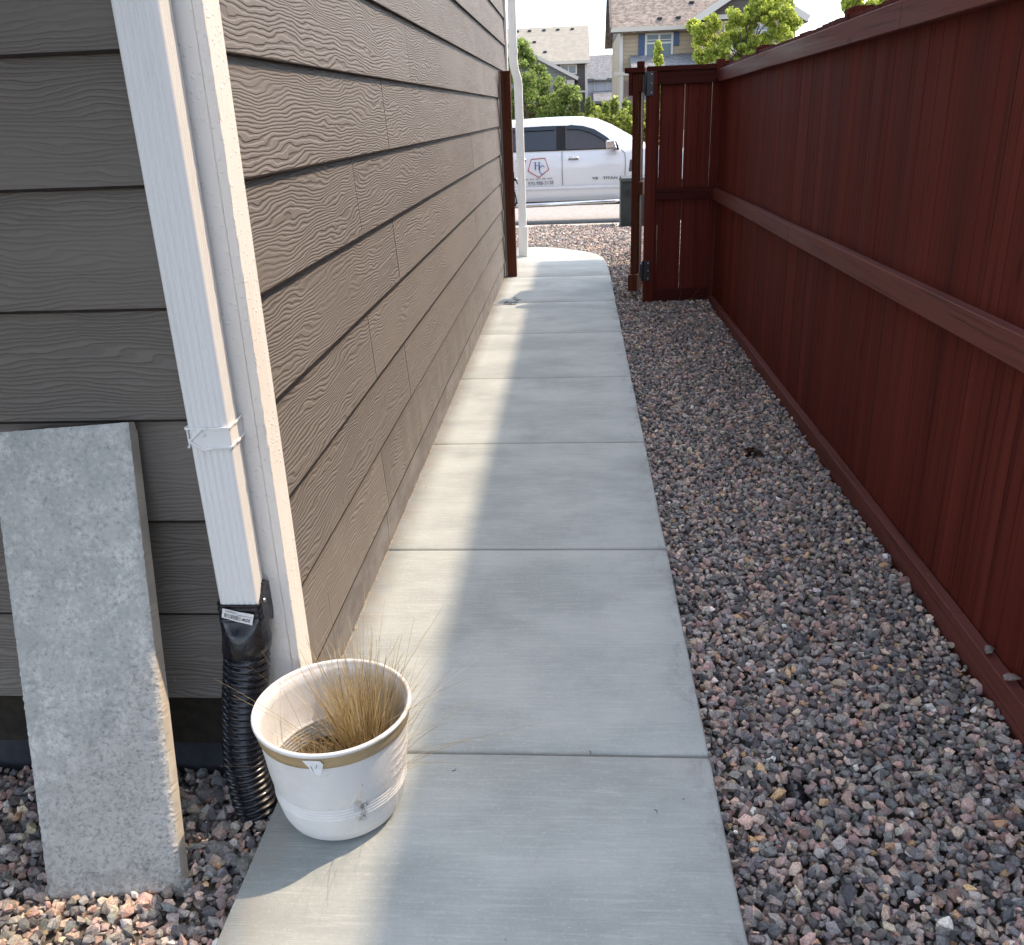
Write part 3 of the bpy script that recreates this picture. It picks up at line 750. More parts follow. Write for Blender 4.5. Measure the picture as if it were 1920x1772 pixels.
# dry ornamental grass
def blades(name, centers, mat, parent=None):
    co, fa, cl_ = [], [], []
    for (cx, cy, cz, n, rad_, hmin, hmax, spread, w0) in centers:
        for _ in range(n):
            a = rng.uniform(0, 2*np.pi); r_ = rad_*np.sqrt(rng.random())
            p = np.array([cx+r_*np.cos(a), cy+r_*np.sin(a), cz]); h = rng.uniform(hmin, hmax)*(1 if rng.random() > .12 else 1.25)
            a2 = a+rng.normal(0, 1.1); lean = spread*rng.random()**1.6*1.7+abs(rng.normal(0, .05)); h = h*rng.uniform(.8, 1.05)
            d = np.array([np.cos(a2)*lean, np.sin(a2)*lean, 1.0]); d /= np.linalg.norm(d)
            bend = np.array([np.cos(a2), np.sin(a2), -.5])*rng.uniform(0, .6)*spread
            sd = np.array([-np.sin(a2+rng.normal(0, 1)), np.cos(a2+rng.normal(0, 1)), 0.2]); sd /= np.linalg.norm(sd)
            kt = rng.uniform(.35, .8); kink = rng.normal(0, .45 if rng.random() < .12 else .05, 3)
            S = 6; base = len(co)
            tone = np.array([[.46, .35, .17], [.56, .45, .25], [.32, .22, .10], [.66, .56, .36]][rng.choice(4, p=[.42, .28, .22, .08])])*rng.uniform(.8, 1.15)
            ww = w0*rng.uniform(.6, 1.2)
            for s_ in range(S+1):
                t = s_/S; q = p + d*h*t + bend*h*t*t + kink*max(0, t-kt)*h; wv = ww*(1-t*.7)
                co.append(q-sd*wv/2); co.append(q+sd*wv/2); cl_ += [tone*(1-.25*(1-t))]*2
            for s_ in range(S): b = base+2*s_; fa += [b, b+1, b+3, b+2]
    return arr_obj(name, np.array(co), fa, 4, mat, np.array(cl_), parent)
grass_m = m_leaf('straw_blades', .25)
gr = blades('dried_grass', [(-.505, 1.668, .08, 620, .036, .15, .34, .22, .0025), (-.49, 1.66, .08, 230, .04, .12, .27, .48, .0022),
                            (-.615, 1.595, .08, 190, .045, .06, .15, .24, .0024), (-.50, 1.66, .08, 80, .045, .30, .43, .45, .0020), (-.47, 1.64, .08, 60, .045, .20, .33, .85, .0018),
                            (-.61, 1.60, .08, 26, .04, .13, .22, .5, .0014), (-.51, 1.64, .10, 10, .04, .06, .12, 1.2, .0032)], grass_m)
tag(gr, 'clump of dried golden grass growing inside the scuffed white pot', 'dried grass')
# ------------------------------------------------------------------ long fence
def fz(y): return -.0115*(y-2.3)       # the fence steps down with the ground
FY0, FY1 = -1.5, 8.02
fence = empty('long_fence', (1.2, 3.2, -.1), 'long dark red stained board fence along the right side of the path', 'fence')
mb = MB(); y = FY0; pk = []
while y < FY1+.09:
    wd = .112 + random.uniform(-.002, .002); gap = random.choice((.0012, .002, .003, .0045))
    tone = random.random(); z0, z1 = -.16+fz(y), 1.868+fz(y)+random.uniform(-.006, .006); xx = 1.192+random.uniform(0, .002)
    n0 = len(mb.f)
    mb.box(xx, xx+.016, y, min(y+wd, FY1+.08), z0, z1)
    for q in range(n0, len(mb.f)): mb.uv[q] = [(tone, .5)]*len(mb.f[q])
    y += wd+gap
mb.useuv = True
mb.build('picket_panel', REDV, fence)
def yrail(name, x0, x1, z0, z1, mat=REDH, y0_=FY0, y1_=FY1, cuts=(1.2, 3.62, 6.05), prop=None):
    mb = MB(); ed = [y0_] + [c for c in cuts if y0_ < c < y1_] + [y1_]
    for a, b in zip(ed[:-1], ed[1:]):
        n0 = len(mb.f); n = 10; tone = random.uniform(.35, .8); wob = random.uniform(0, .0015)
        for i in range(n):
            u0, u1 = a+(b-a)*i/n, a+(b-a)*(i+1)/n
            def q(y_, x, z): return (x + .0016*mn.noise(Vector((y_*1.3, 0, z))) - wob, y_, z+fz(y_)+.003*mn.noise(Vector((y_*.9, 4, 0))))
            sa = [q(u0+.0012*(i == 0), x0, z0), q(u0+.0012*(i == 0), x1, z0), q(u0+.0012*(i == 0), x1, z1), q(u0+.0012*(i == 0), x0, z1)]
            sb = [q(u1, x0, z0), q(u1, x1, z0), q(u1, x1, z1), q(u1, x0, z1)]
            mb.mesh(sa+sb, [(0, 1, 5, 4), (1, 2, 6, 5), (2, 3, 7, 6), (3, 0, 4, 7)] + ([(3, 2, 1, 0)] if i == 0 else []) + ([(4, 5, 6, 7)] if i == n-1 else []))
        for f in range(n0, len(mb.f)): mb.uv[f] = [(tone, .5)]*len(mb.f[f])
    mb.useuv = True
    return mb.build(name, mat, fence, bevel=.0025, seg=1)
yrail('top_rail', 1.150, 1.190, 1.742, 1.836)
yrail('middle_rail', 1.150, 1.190, .826, .916, cuts=(1.1, 5.1))
yrail('kick_board', 1.152, 1.190, -.22, .010, cuts=(2.5, 5.0, 7.3))
for yy in (.3, 2.35, 4.45, 6.55, 8.16):
    mb = MB(); mb.box(1.211, 1.30, yy, yy+.089, -.3, 1.905+fz(yy)); mb.build('fence_post', REDV, fence, bevel=.003)
for yy in (4.46, 6.57):   # metal post ties standing proud of the pickets
    mb = MB(); mb.box(1.186, 1.212, yy, yy+.045, 1.845+fz(yy), 1.893+fz(yy)); mb.build('rail_block', REDV, fence)

# ------------------------------------------------------------------ short return fence with the gate post
ret = empty('return_fence', (.9, 8.05, -.1), 'short dark red fence panel closing the gap between long fence and open gate', 'fence')
mb = MB(); ed = [.668, .6912, .7995, .8935, 1.009, 1.115, 1.19]
gaps = [.0, .0010, .0011, .0042, .0007, .0006, 0]
for i in range(len(ed)-1):
    n0 = len(mb.f); a, b = ed[i]+gaps[i]/2, ed[i+1]-gaps[i+1]/2; tone = random.random()
    sk = .0016*(1 if i % 2 else -1)
    mb.hexa([(a, 8.052, -.2), (b, 8.052, -.2), (b, 8.068, -.2), (a, 8.068, -.2), (a+sk, 8.052, 1.79), (b+sk, 8.052, 1.79), (b+sk, 8.068, 1.79), (a+sk, 8.068, 1.79)])
    for f in range(n0, len(mb.f)): mb.uv[f] = [(tone, .5)]*4
mb.useuv = True; mb.build('picket_panel', REDV, ret)
def xrail(name, z0, z1, y0_=8.012, y1_=8.051, x0=.666, x1=1.149, dz=0.0):
    mb = MB(); mb.hexa([(x0, y0_, z0), (x1, y0_, z0+dz), (x1, y1_, z0+dz), (x0, y1_, z0), (x0, y0_, z1), (x1, y0_, z1+dz), (x1, y1_, z1+dz), (x0, y1_, z1)])
    return mb.build(name, REDX, ret, bevel=.002, seg=1)
xrail('top_rail', 1.672, 1.772, dz=.004); xrail('middle_rail', .768, .868); xrail('kick_board', -.2, .004)
xrail('cap_board', 1.775, 1.812, 7.99, 8.085, .58, 1.185)
mb = MB(); mb.box(.578, .665, 8.0, 8.088, -.3, 1.772); mb.build('gate_post', REDV, ret, bevel=.003)
mb = MB(); mb.box(1.135, 1.20, 7.985, 8.06, 1.70, 1.845); mb.build('corner_block', REDV, ret, bevel=.003)
black_metal = m_simple('black_powder_coat', (.012, .012, .018), .4, .5, 50, .2)
def hinge(z0, z1):
    mb = MB(); mb.box(.560, .632, 7.990, 7.9985, z0, z1); mb.tube([(.566, 7.985, z0+.01), (.566, 7.985, z1-.01)], .011, 12)
    mb.box(.545, .566, 7.99, 8.06, z0+.03, z1-.03)
    h = mb.build('hinge', black_metal, ret, bevel=.002)
    for f in (.12, .5, .88): screw((.615, 7.989, z0+(z1-z0)*f), (0, -1, 0), h, chrome, 1.3)
hinge(1.592, 1.775); hinge(.085, .262)

# ------------------------------------------------------------------ open gate
gate = empty('open_gate', (.52, 8.2, 0), 'dark red wooden gate swung wide open outward beside the gate post', 'gate')
GA = R(12.0); gu = Vector((math.sin(GA), math.cos(GA), 0)); gv = Vector((math.cos(GA), -math.sin(GA), 0)); GO = Vector((.492, 8.20, 0))
def gp(u, v, z): return GO + gu*u + gv*v + Vector((0, 0, z))
def gbox(mb, u0, u1, v0, v1, z0, z1):
    mb.hexa([gp(u0, v0, z0), gp(u0, v1, z0), gp(u1, v1, z0), gp(u1, v0, z0), gp(u0, v0, z1), gp(u0, v1, z1), gp(u1, v1, z1), gp(u1, v0, z1)])
mb = MB(); u = .0
while u < .45: gbox(mb, u, u+.108, -.018, 0, .02, 1.77); u += .111
mb.build('picket_panel', REDV, gate)
mb = MB(); gbox(mb, 0.002, .04, .001, .032, .06, 1.77); mb.build('hinge_stile', GATEM, gate, bevel=.002)
mb = MB(); gbox(mb, .045, .13, .001, .050, .06, 1.77); mb.build('frame_stile', GATEM, gate, bevel=.002)
for z0, z1, nm in ((1.63, 1.765, 'top_rail'), (.80, .905, 'middle_rail')):
    mb = MB(); gbox(mb, -.01, .56, .034, .082, z0, z1); mb.build(nm, GATEM, gate, bevel=.002)
mb = MB(); gbox(mb, -.06, .55, -.03, .052, -.03, .115); mb.build('bottom_rail', GATEM, gate, bevel=.002)
mb = MB(); gbox(mb, -.03, .20, -.085, .085, 1.775, 1.815); gbox(mb, .2005, .56, -.02, .085, 1.775, 1.815); gbox(mb, -.035, .02, .02, .08, 1.815, 1.86); gbox(mb, -.02, .54, -.05, -.019, 1.60, 1.774); mb.build('cap_board', REDX, gate, bevel=.004)
for z in (.86,):
    screw(gp(-.012, .06, z), -gu, gate, black_metal, 1.6)

# latch post by the house
lp = empty('latch_post', (-.635, 8.9, 0), 'square orange brown wooden post standing beside the taupe house wall', 'post')
mb = MB(); mb.box(-.688, -.600, 8.88, 8.968, -.02, 1.838); mb.build('post', GATEM, lp, bevel=.003)
mb = MB(); mb.box(-.690, -.598, 8.878, 8.97, 1.8385, 1.86); mb.build('post_cap', GATEM, lp, bevel=.003)
mb = MB(); mb.box(-.5995, -.594, 8.89, 8.95, .66, .98); mb.box(-.594, -.575, 8.905, 8.93, .90, .925); mb.tube([(-.58, 8.915, .92), (-.565, 8.915, .87)], .006, 8); mb.tube([(-.594, 8.92, .80), (-.58, 8.92, .72), (-.59, 8.92, .67)], .006, 8)
mb.build('latch', black_metal, lp)
screw((-.575, 8.915, .915), (1, -1, 0), lp, chrome, 2)
mb = MB(); mb.box(-.706, -.69, 8.86, 8.9, -.0, 1.86); mb.build('packing_strip', SID, lp)

# far downspout with offset and boot
fd = empty('far_downspout', (-.6, 10.2, 0), 'white downspout with a kink and boot at the far corner of the taupe house', 'downspout')
mb = MB()
def rect_tube(mb, pts, wx, wy):
    pts = [Vector(p) for p in pts]; vs_ = []
    for p in pts: vs_ += [p+Vector((-wx/2, -wy/2, 0)), p+Vector((wx/2, -wy/2, 0)), p+Vector((wx/2, wy/2, 0)), p+Vector((-wx/2, wy/2, 0))]
    mb.mesh(vs_, [(i*4+j, i*4+(j+1) % 4, i*4+4+(j+1) % 4, i*4+4+j) for i in range(len(pts)-1) for j in range(4)])
rect_tube(mb, [(-.645, 10.16, 5.7), (-.645, 10.16, 2.0), (-.638, 10.165, 1.93), (-.612, 10.18, 1.84), (-.604, 10.19, 1.77), (-.604, 10.19, .3)], .085, .075)
mb.build('pipe', WHT, fd, merge=True, bevel=.006)
mb = MB(); rect_tube(mb, [(-.645, 10.16, 2.12), (-.645, 10.16, 2.07)], .094, .084); mb.build('collar', WHT, fd, merge=True)
mb = MB(); mb.hexa([(-.66, 10.2, -.01), (-.56, 10.2, -.01), (-.56, 10.32, -.01), (-.66, 10.32, -.01), (-.652, 10.13, .335), (-.545, 10.13, .335), (-.545, 10.26, .335), (-.652, 10.26, .335)]); mb.build('boot', WHT, fd, bevel=.008)

# ------------------------------------------------------------------ neighbouring house on the right: its eave shades the path
nh = empty('neighbour_house', (8, 3, 0), 'beige two storey neighbouring house standing beyond the long red fence', 'house')
nw = m_lap('beige_lap_siding', (.33, .29, .235), .18)
mb = MB(); mb.box(5.0, 12, -9, 12.2, -.3, 7.9); mb.build('wall', nw, nh)
mb = MB(); ez = 8.0; xe, ye = -.36+.607*8.0, 9.83+.356*8.0
mb.mesh([(xe, -9.5, ez), (xe, ye, ez), (12.5, ye, ez), (12.5, -9.5, ez), (xe, -9.5, ez+.12), (xe, ye, ez+.12), (12.5, ye, ez+.12), (12.5, -9.5, ez+.12), (8.5, -6, 9.8), (8.5, 9.2, 9.8)],
        [(0, 1, 2, 3), (0, 4, 5, 1), (1, 5, 6, 2), (2, 6, 7, 3), (3, 7, 4, 0), (4, 8, 9, 5), (5, 9, 6), (6, 9, 8, 7), (7, 8, 4)])
mb.build('roof', roofm, nh)

# ------------------------------------------------------------------ gravel
def stone_protos(n=14):
    out_ = []
    for k in range(n):
        bm = bmesh.new(); npt = random.choice((9, 10, 11, 12, 13))
        for i in range(npt):
            t = math.acos(1-2*(i+.5)/npt); p = math.pi*(1+5**.5)*i
            v = Vector((math.sin(t)*math.cos(p), math.sin(t)*math.sin(p), math.cos(t)))*random.uniform(.82, 1.12) + Vector([random.uniform(-.22, .22) for _ in range(3)])
            bm.verts.new((v.x*1.0, v.y*random.uniform(.78, .82), v.z*.62))
        bmesh.ops.convex_hull(bm, input=bm.verts)
        for v in [v for v in bm.verts if not v.link_faces]: bm.verts.remove(v)
        bmesh.ops.triangulate(bm, faces=bm.faces[:]); bm.verts.index_update()
        co = np.array([v.co[:] for v in bm.verts]); fa = np.array([[v.index for v in f.verts] for f in bm.faces]); bm.free()
        out_.append((co, fa))
    return out_
PROT = stone_protos()
PAL = np.array([[.13, .132, .138], [.19, .183, .178], [.085, .087, .094], [.26, .245, .232], [.285, .205, .185], [.33, .26, .225], [.36, .295, .245], [.37, .25, .15], [.45, .44, .43], [.21, .175, .168], [.155, .16, .165], [.33, .30, .22]])
PW = np.array([.17, .17, .10, .12, .10, .06, .05, .02, .012, .10, .09, .008]); PW = PW/PW.sum(); PAL = PAL*np.array([1.72, 1.63, 1.52])
def rand_rot(n, tilt=1.0):
    q = rng.normal(size=(n, 4)); q[:, 1:3] *= tilt; q /= np.linalg.norm(q, axis=1)[:, None]
    w_, x, y, z = q.T
    return np.stack([np.stack([1-2*(y*y+z*z), 2*(x*y-z*w_), 2*(x*z+y*w_)], 1), np.stack([2*(x*y+z*w_), 1-2*(x*x+z*z), 2*(y*z-x*w_)], 1), np.stack([2*(x*z-y*w_), 2*(y*z+x*w_), 1-2*(x*x+y*y)], 1)], 1)
def stones(regions):
    COs, FAs, CLs = [], [], []; base = 0
    for (x0, x1, y0_, y1_, cell, smin, smax, layers, ok, warm) in regions:
        for (dzl, dens) in layers:
            cs = cell/math.sqrt(dens)
            gx, gy = np.meshgrid(np.arange(x0, x1, cs), np.arange(y0_, y1_, cs)); px = gx.ravel()+rng.uniform(-.5, .5, gx.size)*cs; py = gy.ravel()+rng.uniform(-.5, .5, gx.size)*cs
            keep = np.array([ok(a, b) for a, b in zip(px, py)]); px, py = px[keep], py[keep]; n = len(px)
            if not n: continue
            pz = np.array([gz(a, b) for a, b in zip(px, py)]) + dzl + rng.uniform(-.007, .007, n)
            pz += np.array([.012*mn.noise(Vector((a*2.2, b*2.2, 1))) for a, b in zip(px, py)])
            s = (smin+(smax-smin)*rng.random(n)**1.5)/2
            Rm = rand_rot(n, .75); asp = rng.uniform(.72, 1.2, (n, 3)); kind = rng.integers(0, len(PROT), n)
            w2 = PW.copy(); w2[4:8] *= warm; w2 /= w2.sum()
            cl_ = PAL[rng.choice(len(PAL), n, p=w2)]*rng.uniform(.55, 1.30, (n, 1))*rng.uniform(.95, 1.05, (n, 3))
            for k in range(len(PROT)):
                ii = np.where(kind == k)[0]
                if not len(ii): continue
                co, fa = PROT[k]; m = len(co)
                v = co[None]*asp[ii][:, None, :]*s[ii][:, None, None]
                v = np.einsum('nij,nmj->nmi', Rm[ii], v) + np.stack([px[ii], py[ii], pz[ii]], 1)[:, None, :]
                COs.append(v.reshape(-1, 3)); FAs.append((fa[None]+base+(np.arange(len(ii))*m)[:, None, None]).reshape(-1))
                CLs.append(np.repeat(cl_[ii], m, 0)); base += m*len(ii)
    return np.concatenate(COs), np.concatenate(FAs), np.concatenate(CLs)
def walk_edge(y):
    if y < 9.3: return XR
    pts_ = [(9.3, .312), (9.75, .30), (10.0, .285), (10.2, .24), (10.4, .15), (10.55, .04), (10.7, -.09), (10.82, -.22), (10.9, -.36), (10.95, -.55), (10.97, -3)]
    for (a, b), (c_, d) in zip(pts_[:-1], pts_[1:]):
        if a <= y <= c_: return b+(d-b)*(y-a)/(c_-a)
    return -9
def okR(x, y):
    if x > 1.145 and y < 8.0: return False
    if .565 < x < .68 and 7.98 < y < 8.1: return False
    if x > .66 and 8.0 < y < 8.08: return False
    if (x-.528)**2*1.6+(y-1.80)**2*.7 < .0013: return False
    return x > walk_edge(y)+.012
def okL(x, y): return x < XL-.022 and y < YE+.02 and not ((x+.83)**2+(y-1.742)**2 < .0022)
def okF(x, y):
    if y < 10 and x < XL: return False
    return x > walk_edge(y)+.012 and y < 15.84 and not (.63 < x < 1.6 and 15.0 < y < 15.8)
lay = [(-.022, .9), (-.006, 1.0), (.004, .55)]
co, fa, cl_ = stones([
    (.32, 1.17, .85, 2.6, .0212, .017, .044, lay, okR, 1.25),
    (.32, 1.17, 2.6, 5.2, .0222, .018, .042, lay, okR, 1.15),
    (.32, 1.17, 5.2, 8.35, .0250, .021, .040, lay[:2] + [(.003, .35)], okR, 1.0),
    (-1.75, -.72, .9, 1.86, .0225, .020, .048, lay, okL, 1.1),
    (-1.3, 2.2, 8.35, 12.0, .031, .026, .048, [(-.014, .9), (0, .8)], okF, .75),
    (-1.9, 2.6, 12.0, 15.86, .040, .036, .058, [(-.012, .9), (0, .7)], okF, .75)])
tag(arr_obj('gravel', co, fa, 3, STONE, cl_), 'crushed grey and pink granite gravel beside the path', 'gravel', kind='stuff')
for (x, y, z, s, cc, lb) in ((1.163, 2.262, .030, .021, (.17, .155, .14), 'grey brown rock resting on the kick board, farther of two'), (1.166, 2.125, .032, .020, (.22, .17, .155), 'small pinkish rock lying on the fence kick board nearest the viewer'),
                          (1.128, 2.845, -.052, .026, (.27, .17, .145), 'pink angular rock propped against the fence kick board')):
    co_, fa_ = PROT[random.randrange(len(PROT))]
    v = co_*np.array([1.15, .9, .95])*s @ np.array(Matrix.Rotation(random.uniform(0, 6), 3, 'Z')).T; v[:, 2] += -v[:, 2].min()
    o = arr_obj('rock', v, fa_.ravel(), 3, STONE, np.tile(np.array(cc), (len(v), 1))); o.location = (x, y, z-.012 if z > 0 else z-.03)
    tag(o, lb, 'rock')
# end of a buried black pipe in the gravel
mb = MB(); pth = [(.515+.0*i, 1.74+i*.0045, -.088-.0*i) for i in range(28)]
mb.tube([(.522+.010*math.sin(i*.1), 1.735+i*.005, -.112) for i in range(28)], [.026+.005*(.5+.5*math.cos(i*1.1)) for i in range(28)], 20); o = mb.build('buried_pipe', BLK)
tag(o, 'short piece of black corrugated plastic pipe half buried in the gravel', 'pipe')
mb = MB()
dirt = m_simple('dark_brown_clump', (.035, .018, .012), .9, .2, 60, .4, .003)
for i in range(7):
    a = Vector((.83+random.uniform(-.035, .035), 4.11+random.uniform(-.03, .03), -.075+random.uniform(0, .012)))
    mb.tube([a, a+Vector((random.uniform(-.03, .03), random.uniform(-.02, .02), .008)), a+Vector((random.uniform(-.04, .04), random.uniform(-.03, .03), .004))], [.008, .011, .004], 8)
tag(mb.build('bark_clump', dirt), 'dark brown clump of bark lying on the gravel near the fence', 'bark')
# twigs on the path
tw = m_simple('dry_twig', (.09, .07, .05), .9, .2, 60, .4)
mb = MB()
for i in range(16):
    a = Vector((-.57+random.uniform(-.06, .06), 7.62+random.uniform(-.12, .12), .004)); d = Vector((random.uniform(-.05, .05), random.uniform(-.03, .03), .006))
    mb.tube([a, a+d*.5+Vector((0, .006, .003)), a+d], .0022, 5)
mb.tube([(-.71, 7.5, .005), (-.66, 7.45, .01), (-.6, 7.5, .006), (-.52, 7.48, .005)], .002, 5)
tag(mb.build('twig_litter', tw), 'scrap of dry twigs lying on the sunlit path near the wall', 'twigs')
mb = MB()
for (x, y) in ((-.30, 7.55), (.13, 7.25), (.02, 1.82), (.17, 1.62), (-.32, 1.75)):
    a = random.uniform(0, 3); mb.tube([(x, y, .0015), (x+.008*math.cos(a), y+.008*math.sin(a), .002), (x+.013*math.cos(a+.6), y+.013*math.sin(a+.6), .0015)], .0008, 5)
tag(mb.build('leaf_scraps', tw), 'tiny dark plant scraps scattered on the shaded concrete path', 'scraps', kind='stuff')
gr2 = blades('dry_weeds', [(.86, 7.93, -.10, 10, .12, .10, .2, 1.8, .003)], grass_m)
tag(gr2, 'thin dry weeds at the foot of the short red fence panel', 'weeds')

# ------------------------------------------------------------------ green utility box
ub = empty('utility_box', (1.1, 15.5, -.33), 'dark green metal utility box on the gravel behind the open gate', 'utility box')
grn = m_simple('dark_green_paint', (.038, .046, .041), .5, .3, 8, .12)
mb = MB(); mb.box(.715, 1.60, 15.30, 15.78, -.36, .40); mb.build('cabinet', grn, ub, bevel=.012)
mb = MB(); mb.hexa([(.70, 15.285, .401), (1.615, 15.285, .401), (1.615, 15.795, .401), (.70, 15.795, .401), (.72, 15.31, .455), (1.595, 15.31, .455), (1.595, 15.77, .47), (.72, 15.77, .47)]); mb.build('lid', grn, ub, bevel=.006)
mb = MB(); mb.box(.80, .86, 15.27, 15.298, .20, .27); mb.build('lock', black_metal, ub, bevel=.003)

# ------------------------------------------------------------------ white pickup truck
TY = 17.0; GZ = -.545
truck = empty('pickup_truck', (-.8, TY+1, GZ), 'white crew cab pickup truck parked on the street with a company logo on the door', 'pickup truck')
car = G('white_car_paint', .22, .5); car.col((.74, .76, .78)); car.b.inputs['Coat Weight'].default_value = .6; car.b.inputs['Coat Roughness'].default_value = .05; CAR = car.m
gls = G('dark_tinted_glass', .08, .6); gls.col((.020, .024, .032)); GLS = gls.m
gls2 = G('brown_tinted_glass', .10, .5); gls2.col((.050, .045, .045)); GLS2 = gls2.m
rub = m_simple('black_rubber', (.02, .02, .02), .8, .3, 40, .2); chrm = m_simple('chrome', (.72, .72, .72), .15, .5, 10, .05, 0, 1)
visr = m_simple('dark_visor', (.018, .026, .036), .2, .5, 10, .1)
def sect(zt, y_belt=.06, y_top=.30, zbelt=1.375, cabin=True):
    """near side half section (y offset, z above ground)"""
    lo = [(.16, .50), (.07, .52), (.035, .58), (.012, .66), (.004, .72), (.022, .735), (.014, .78), (.004, .95), (.0, 1.10), (.012, 1.22), (.035, 1.31)]
    if not cabin: return [(a, min(b, zt)) for a, b in lo] + [(.05, zt)]*4 + [(.30, zt+.02), (.6, zt+.03)]
    t = (zt-zbelt)
    return lo + [(y_belt, zbelt), (y_belt+.03, zbelt+t*.10), (y_top-.04, zt-.07), (y_top, zt-.03), (y_top+.15, zt), (.7, zt+.025)]
W = 2.0
stt = []
cab_r, cab_f = -1.72, 1.35
for x in (-3.95, -3.9, -3.0, -2.2, -1.80): stt.append((x, sect(1.36, cabin=False)))
import bisect
roofp = [(-1.76, 1.42), (-1.70, 1.86), (-1.4, 1.895), (-.8, 1.918), (-.3, 1.925), (.1, 1.915), (.4, 1.87), (.65, 1.765), (.9, 1.625), (1.15, 1.485), (1.32, 1.40)]
for x, zt in roofp: stt.append((x, sect(max(zt, 1.41), y_top=.30 if x < .3 else .30-.10*(x-.3))))
for x, zt in ((1.36, 1.37), (1.6, 1.345), (2.0, 1.30), (2.3, 1.24), (2.42, 1.1), (2.46, .9)): stt.append((x, sect(zt, cabin=False)))
vs = []; n = len(stt[0][1])
for x, s_ in stt:
    ring_ = [(x, TY+a, GZ+b) for a, b in s_] + [(x, TY+W-a, GZ+b) for a, b in s_[::-1]]
    vs += ring_
k = 2*n
mb = MB(); mb.mesh(vs, [(i*k+j, (i+1)*k+j, (i+1)*k+(j+1) % k, i*k+(j+1) % k) for i in range(len(stt)-1) for j in range(k)], True)
mb.mesh(vs[:k], [tuple(range(k))]); mb.mesh(vs[-k:], [tuple(range(k))[::-1]])
o = mb.build('body', CAR, truck, merge=True)
for p in o.data.polygons: p.use_smooth = True
mod = o.modifiers.new('split', 'EDGE_SPLIT'); mod.split_angle = R(28)
def side_y(z):   # offset of the glass plane at height z above ground
    t = (z-1.375)/(1.86-1.375); return .085 + (.262-.085)*t
def tpt(x, z, d=.0): 
    if z > 1.37: yo = side_y(z)-.028
    elif z > 1.22: yo = .012+(z-1.22)/(.155)*.048
    else: yo = .004
    return Vector((x, TY+yo-d-.004, GZ+z))
def tpoly(name, pts, mat, d=0.0, parent=truck, th=.006):
    mb = MB(); f_ = [tpt(x, z, d+th) for x, z in pts]; b_ = [tpt(x, z, d-.004) for x, z in pts]; k = len(pts)
    mb.mesh(f_+b_, [tuple(range(k)), tuple(range(2*k-1, k-1, -1))]+[(i, k+i, k+(i+1) % k, (i+1) % k) for i in range(k)])
    o = mb.build(name, mat, parent)
    bm = bmesh.new(); bm.from_mesh(o.data); bmesh.ops.recalc_face_normals(bm, faces=bm.faces); bm.to_mesh(o.data); bm.free()
    return o
pl = [(-1.42, 1.39), (.72, 1.39), (.66, 1.50), (.50, 1.62), (.30, 1.73), (.10, 1.785), (-.15, 1.805), (-.6, 1.81), (-1.2, 1.79), (-1.38, 1.74)]
tpoly('window_surround', pl, rub, .0)
tpoly('rear_window', [(-1.36, 1.405), (-.36, 1.405), (-.36, 1.79), (-.8, 1.795), (-1.2, 1.775), (-1.32, 1.73)], GLS, .006)
tpoly('front_window', [(-.20, 1.405), (.66, 1.405), (.60, 1.50), (.46, 1.60), (.27, 1.70), (.08, 1.765), (-.1, 1.785), (-.20, 1.787)], GLS2, .006)
tpoly('wind_deflector', [(-1.25, 1.735), (-.40, 1.74), (-.38, 1.77), (-.40, 1.81), (-1.2, 1.80)], visr, .02, th=.02)
tpoly('wind_deflector', [(-.17, 1.745), (.05, 1.735), (.25, 1.675), (.44, 1.575), (.55, 1.50), (.60, 1.51), (.5, 1.62), (.32, 1.73), (.12, 1.79), (-.1, 1.815), (-.18, 1.80)], visr, .02, th=.02)
seam = m_simple('panel_gap', (.10, .10, .11), .8, .2, 10, .1)
mb = MB()
def seam_line(pts, wd=.009):
    for a, b in zip(pts[:-1], pts[1:]):
        p, q = tpt(*a, .002), tpt(*b, .002); mb.beam(p, q, wd, .006, side=(1, 0, 0) if abs(a[0]-b[0]) < abs(a[1]-b[1]) else (0, 0, 1))
for ln in ([(-.262, 1.375), (-.262, 1.31), (-.262, 1.22), (-.262, 1.1), (-.262, .95), (-.262, .8)], [(-1.45, 1.375), (-1.45, 1.31), (-1.45, 1.22), (-1.45, 1.1), (-1.45, .8)], [(.80, 1.372), (.86, 1.31), (.868, 1.22), (.87, 1.1), (.862, .9), (.85, .8)]):
    mb = MB(); seam_line(ln); mb.build('door_gap', seam, truck)
def door_handle(x):
    mb = MB(); mb.tube([(x-.085, TY-.010, GZ+1.262), (x-.05, TY-.035, GZ+1.268), (x+.05, TY-.035, GZ+1.268), (x+.085, TY-.010, GZ+1.262)], .014, 8)
    mb.build('door_handle', chrm, truck)
    mb = MB(); mb.box(x-.09, x+.09, TY+.0, TY+.006, GZ+1.225, GZ+1.25); mb.build('handle_recess', m_grey, truck)
m_grey = m_simple('recess_grey', (.25, .26, .28), .5, .3, 10, .1)
door_handle(-.06); door_handle(-1.0)
tpoly('side_moulding', [(-1.45, .742), (.84, .742), (.84, .785), (-1.45, .785)], CAR, .012, th=.012)
mb = MB(); mb.hexa([(.52, TY-.20, GZ+1.39), (.72, TY-.20, GZ+1.39), (.70, TY-.05, GZ+1.39), (.56, TY-.05, GZ+1.39), (.50, TY-.21, GZ+1.545), (.66, TY-.21, GZ+1.56), (.66, TY-.06, GZ+1.55), (.54, TY-.06, GZ+1.53)])
mir = mb.build('side_mirror', chrm, truck, bevel=.03, seg=3)
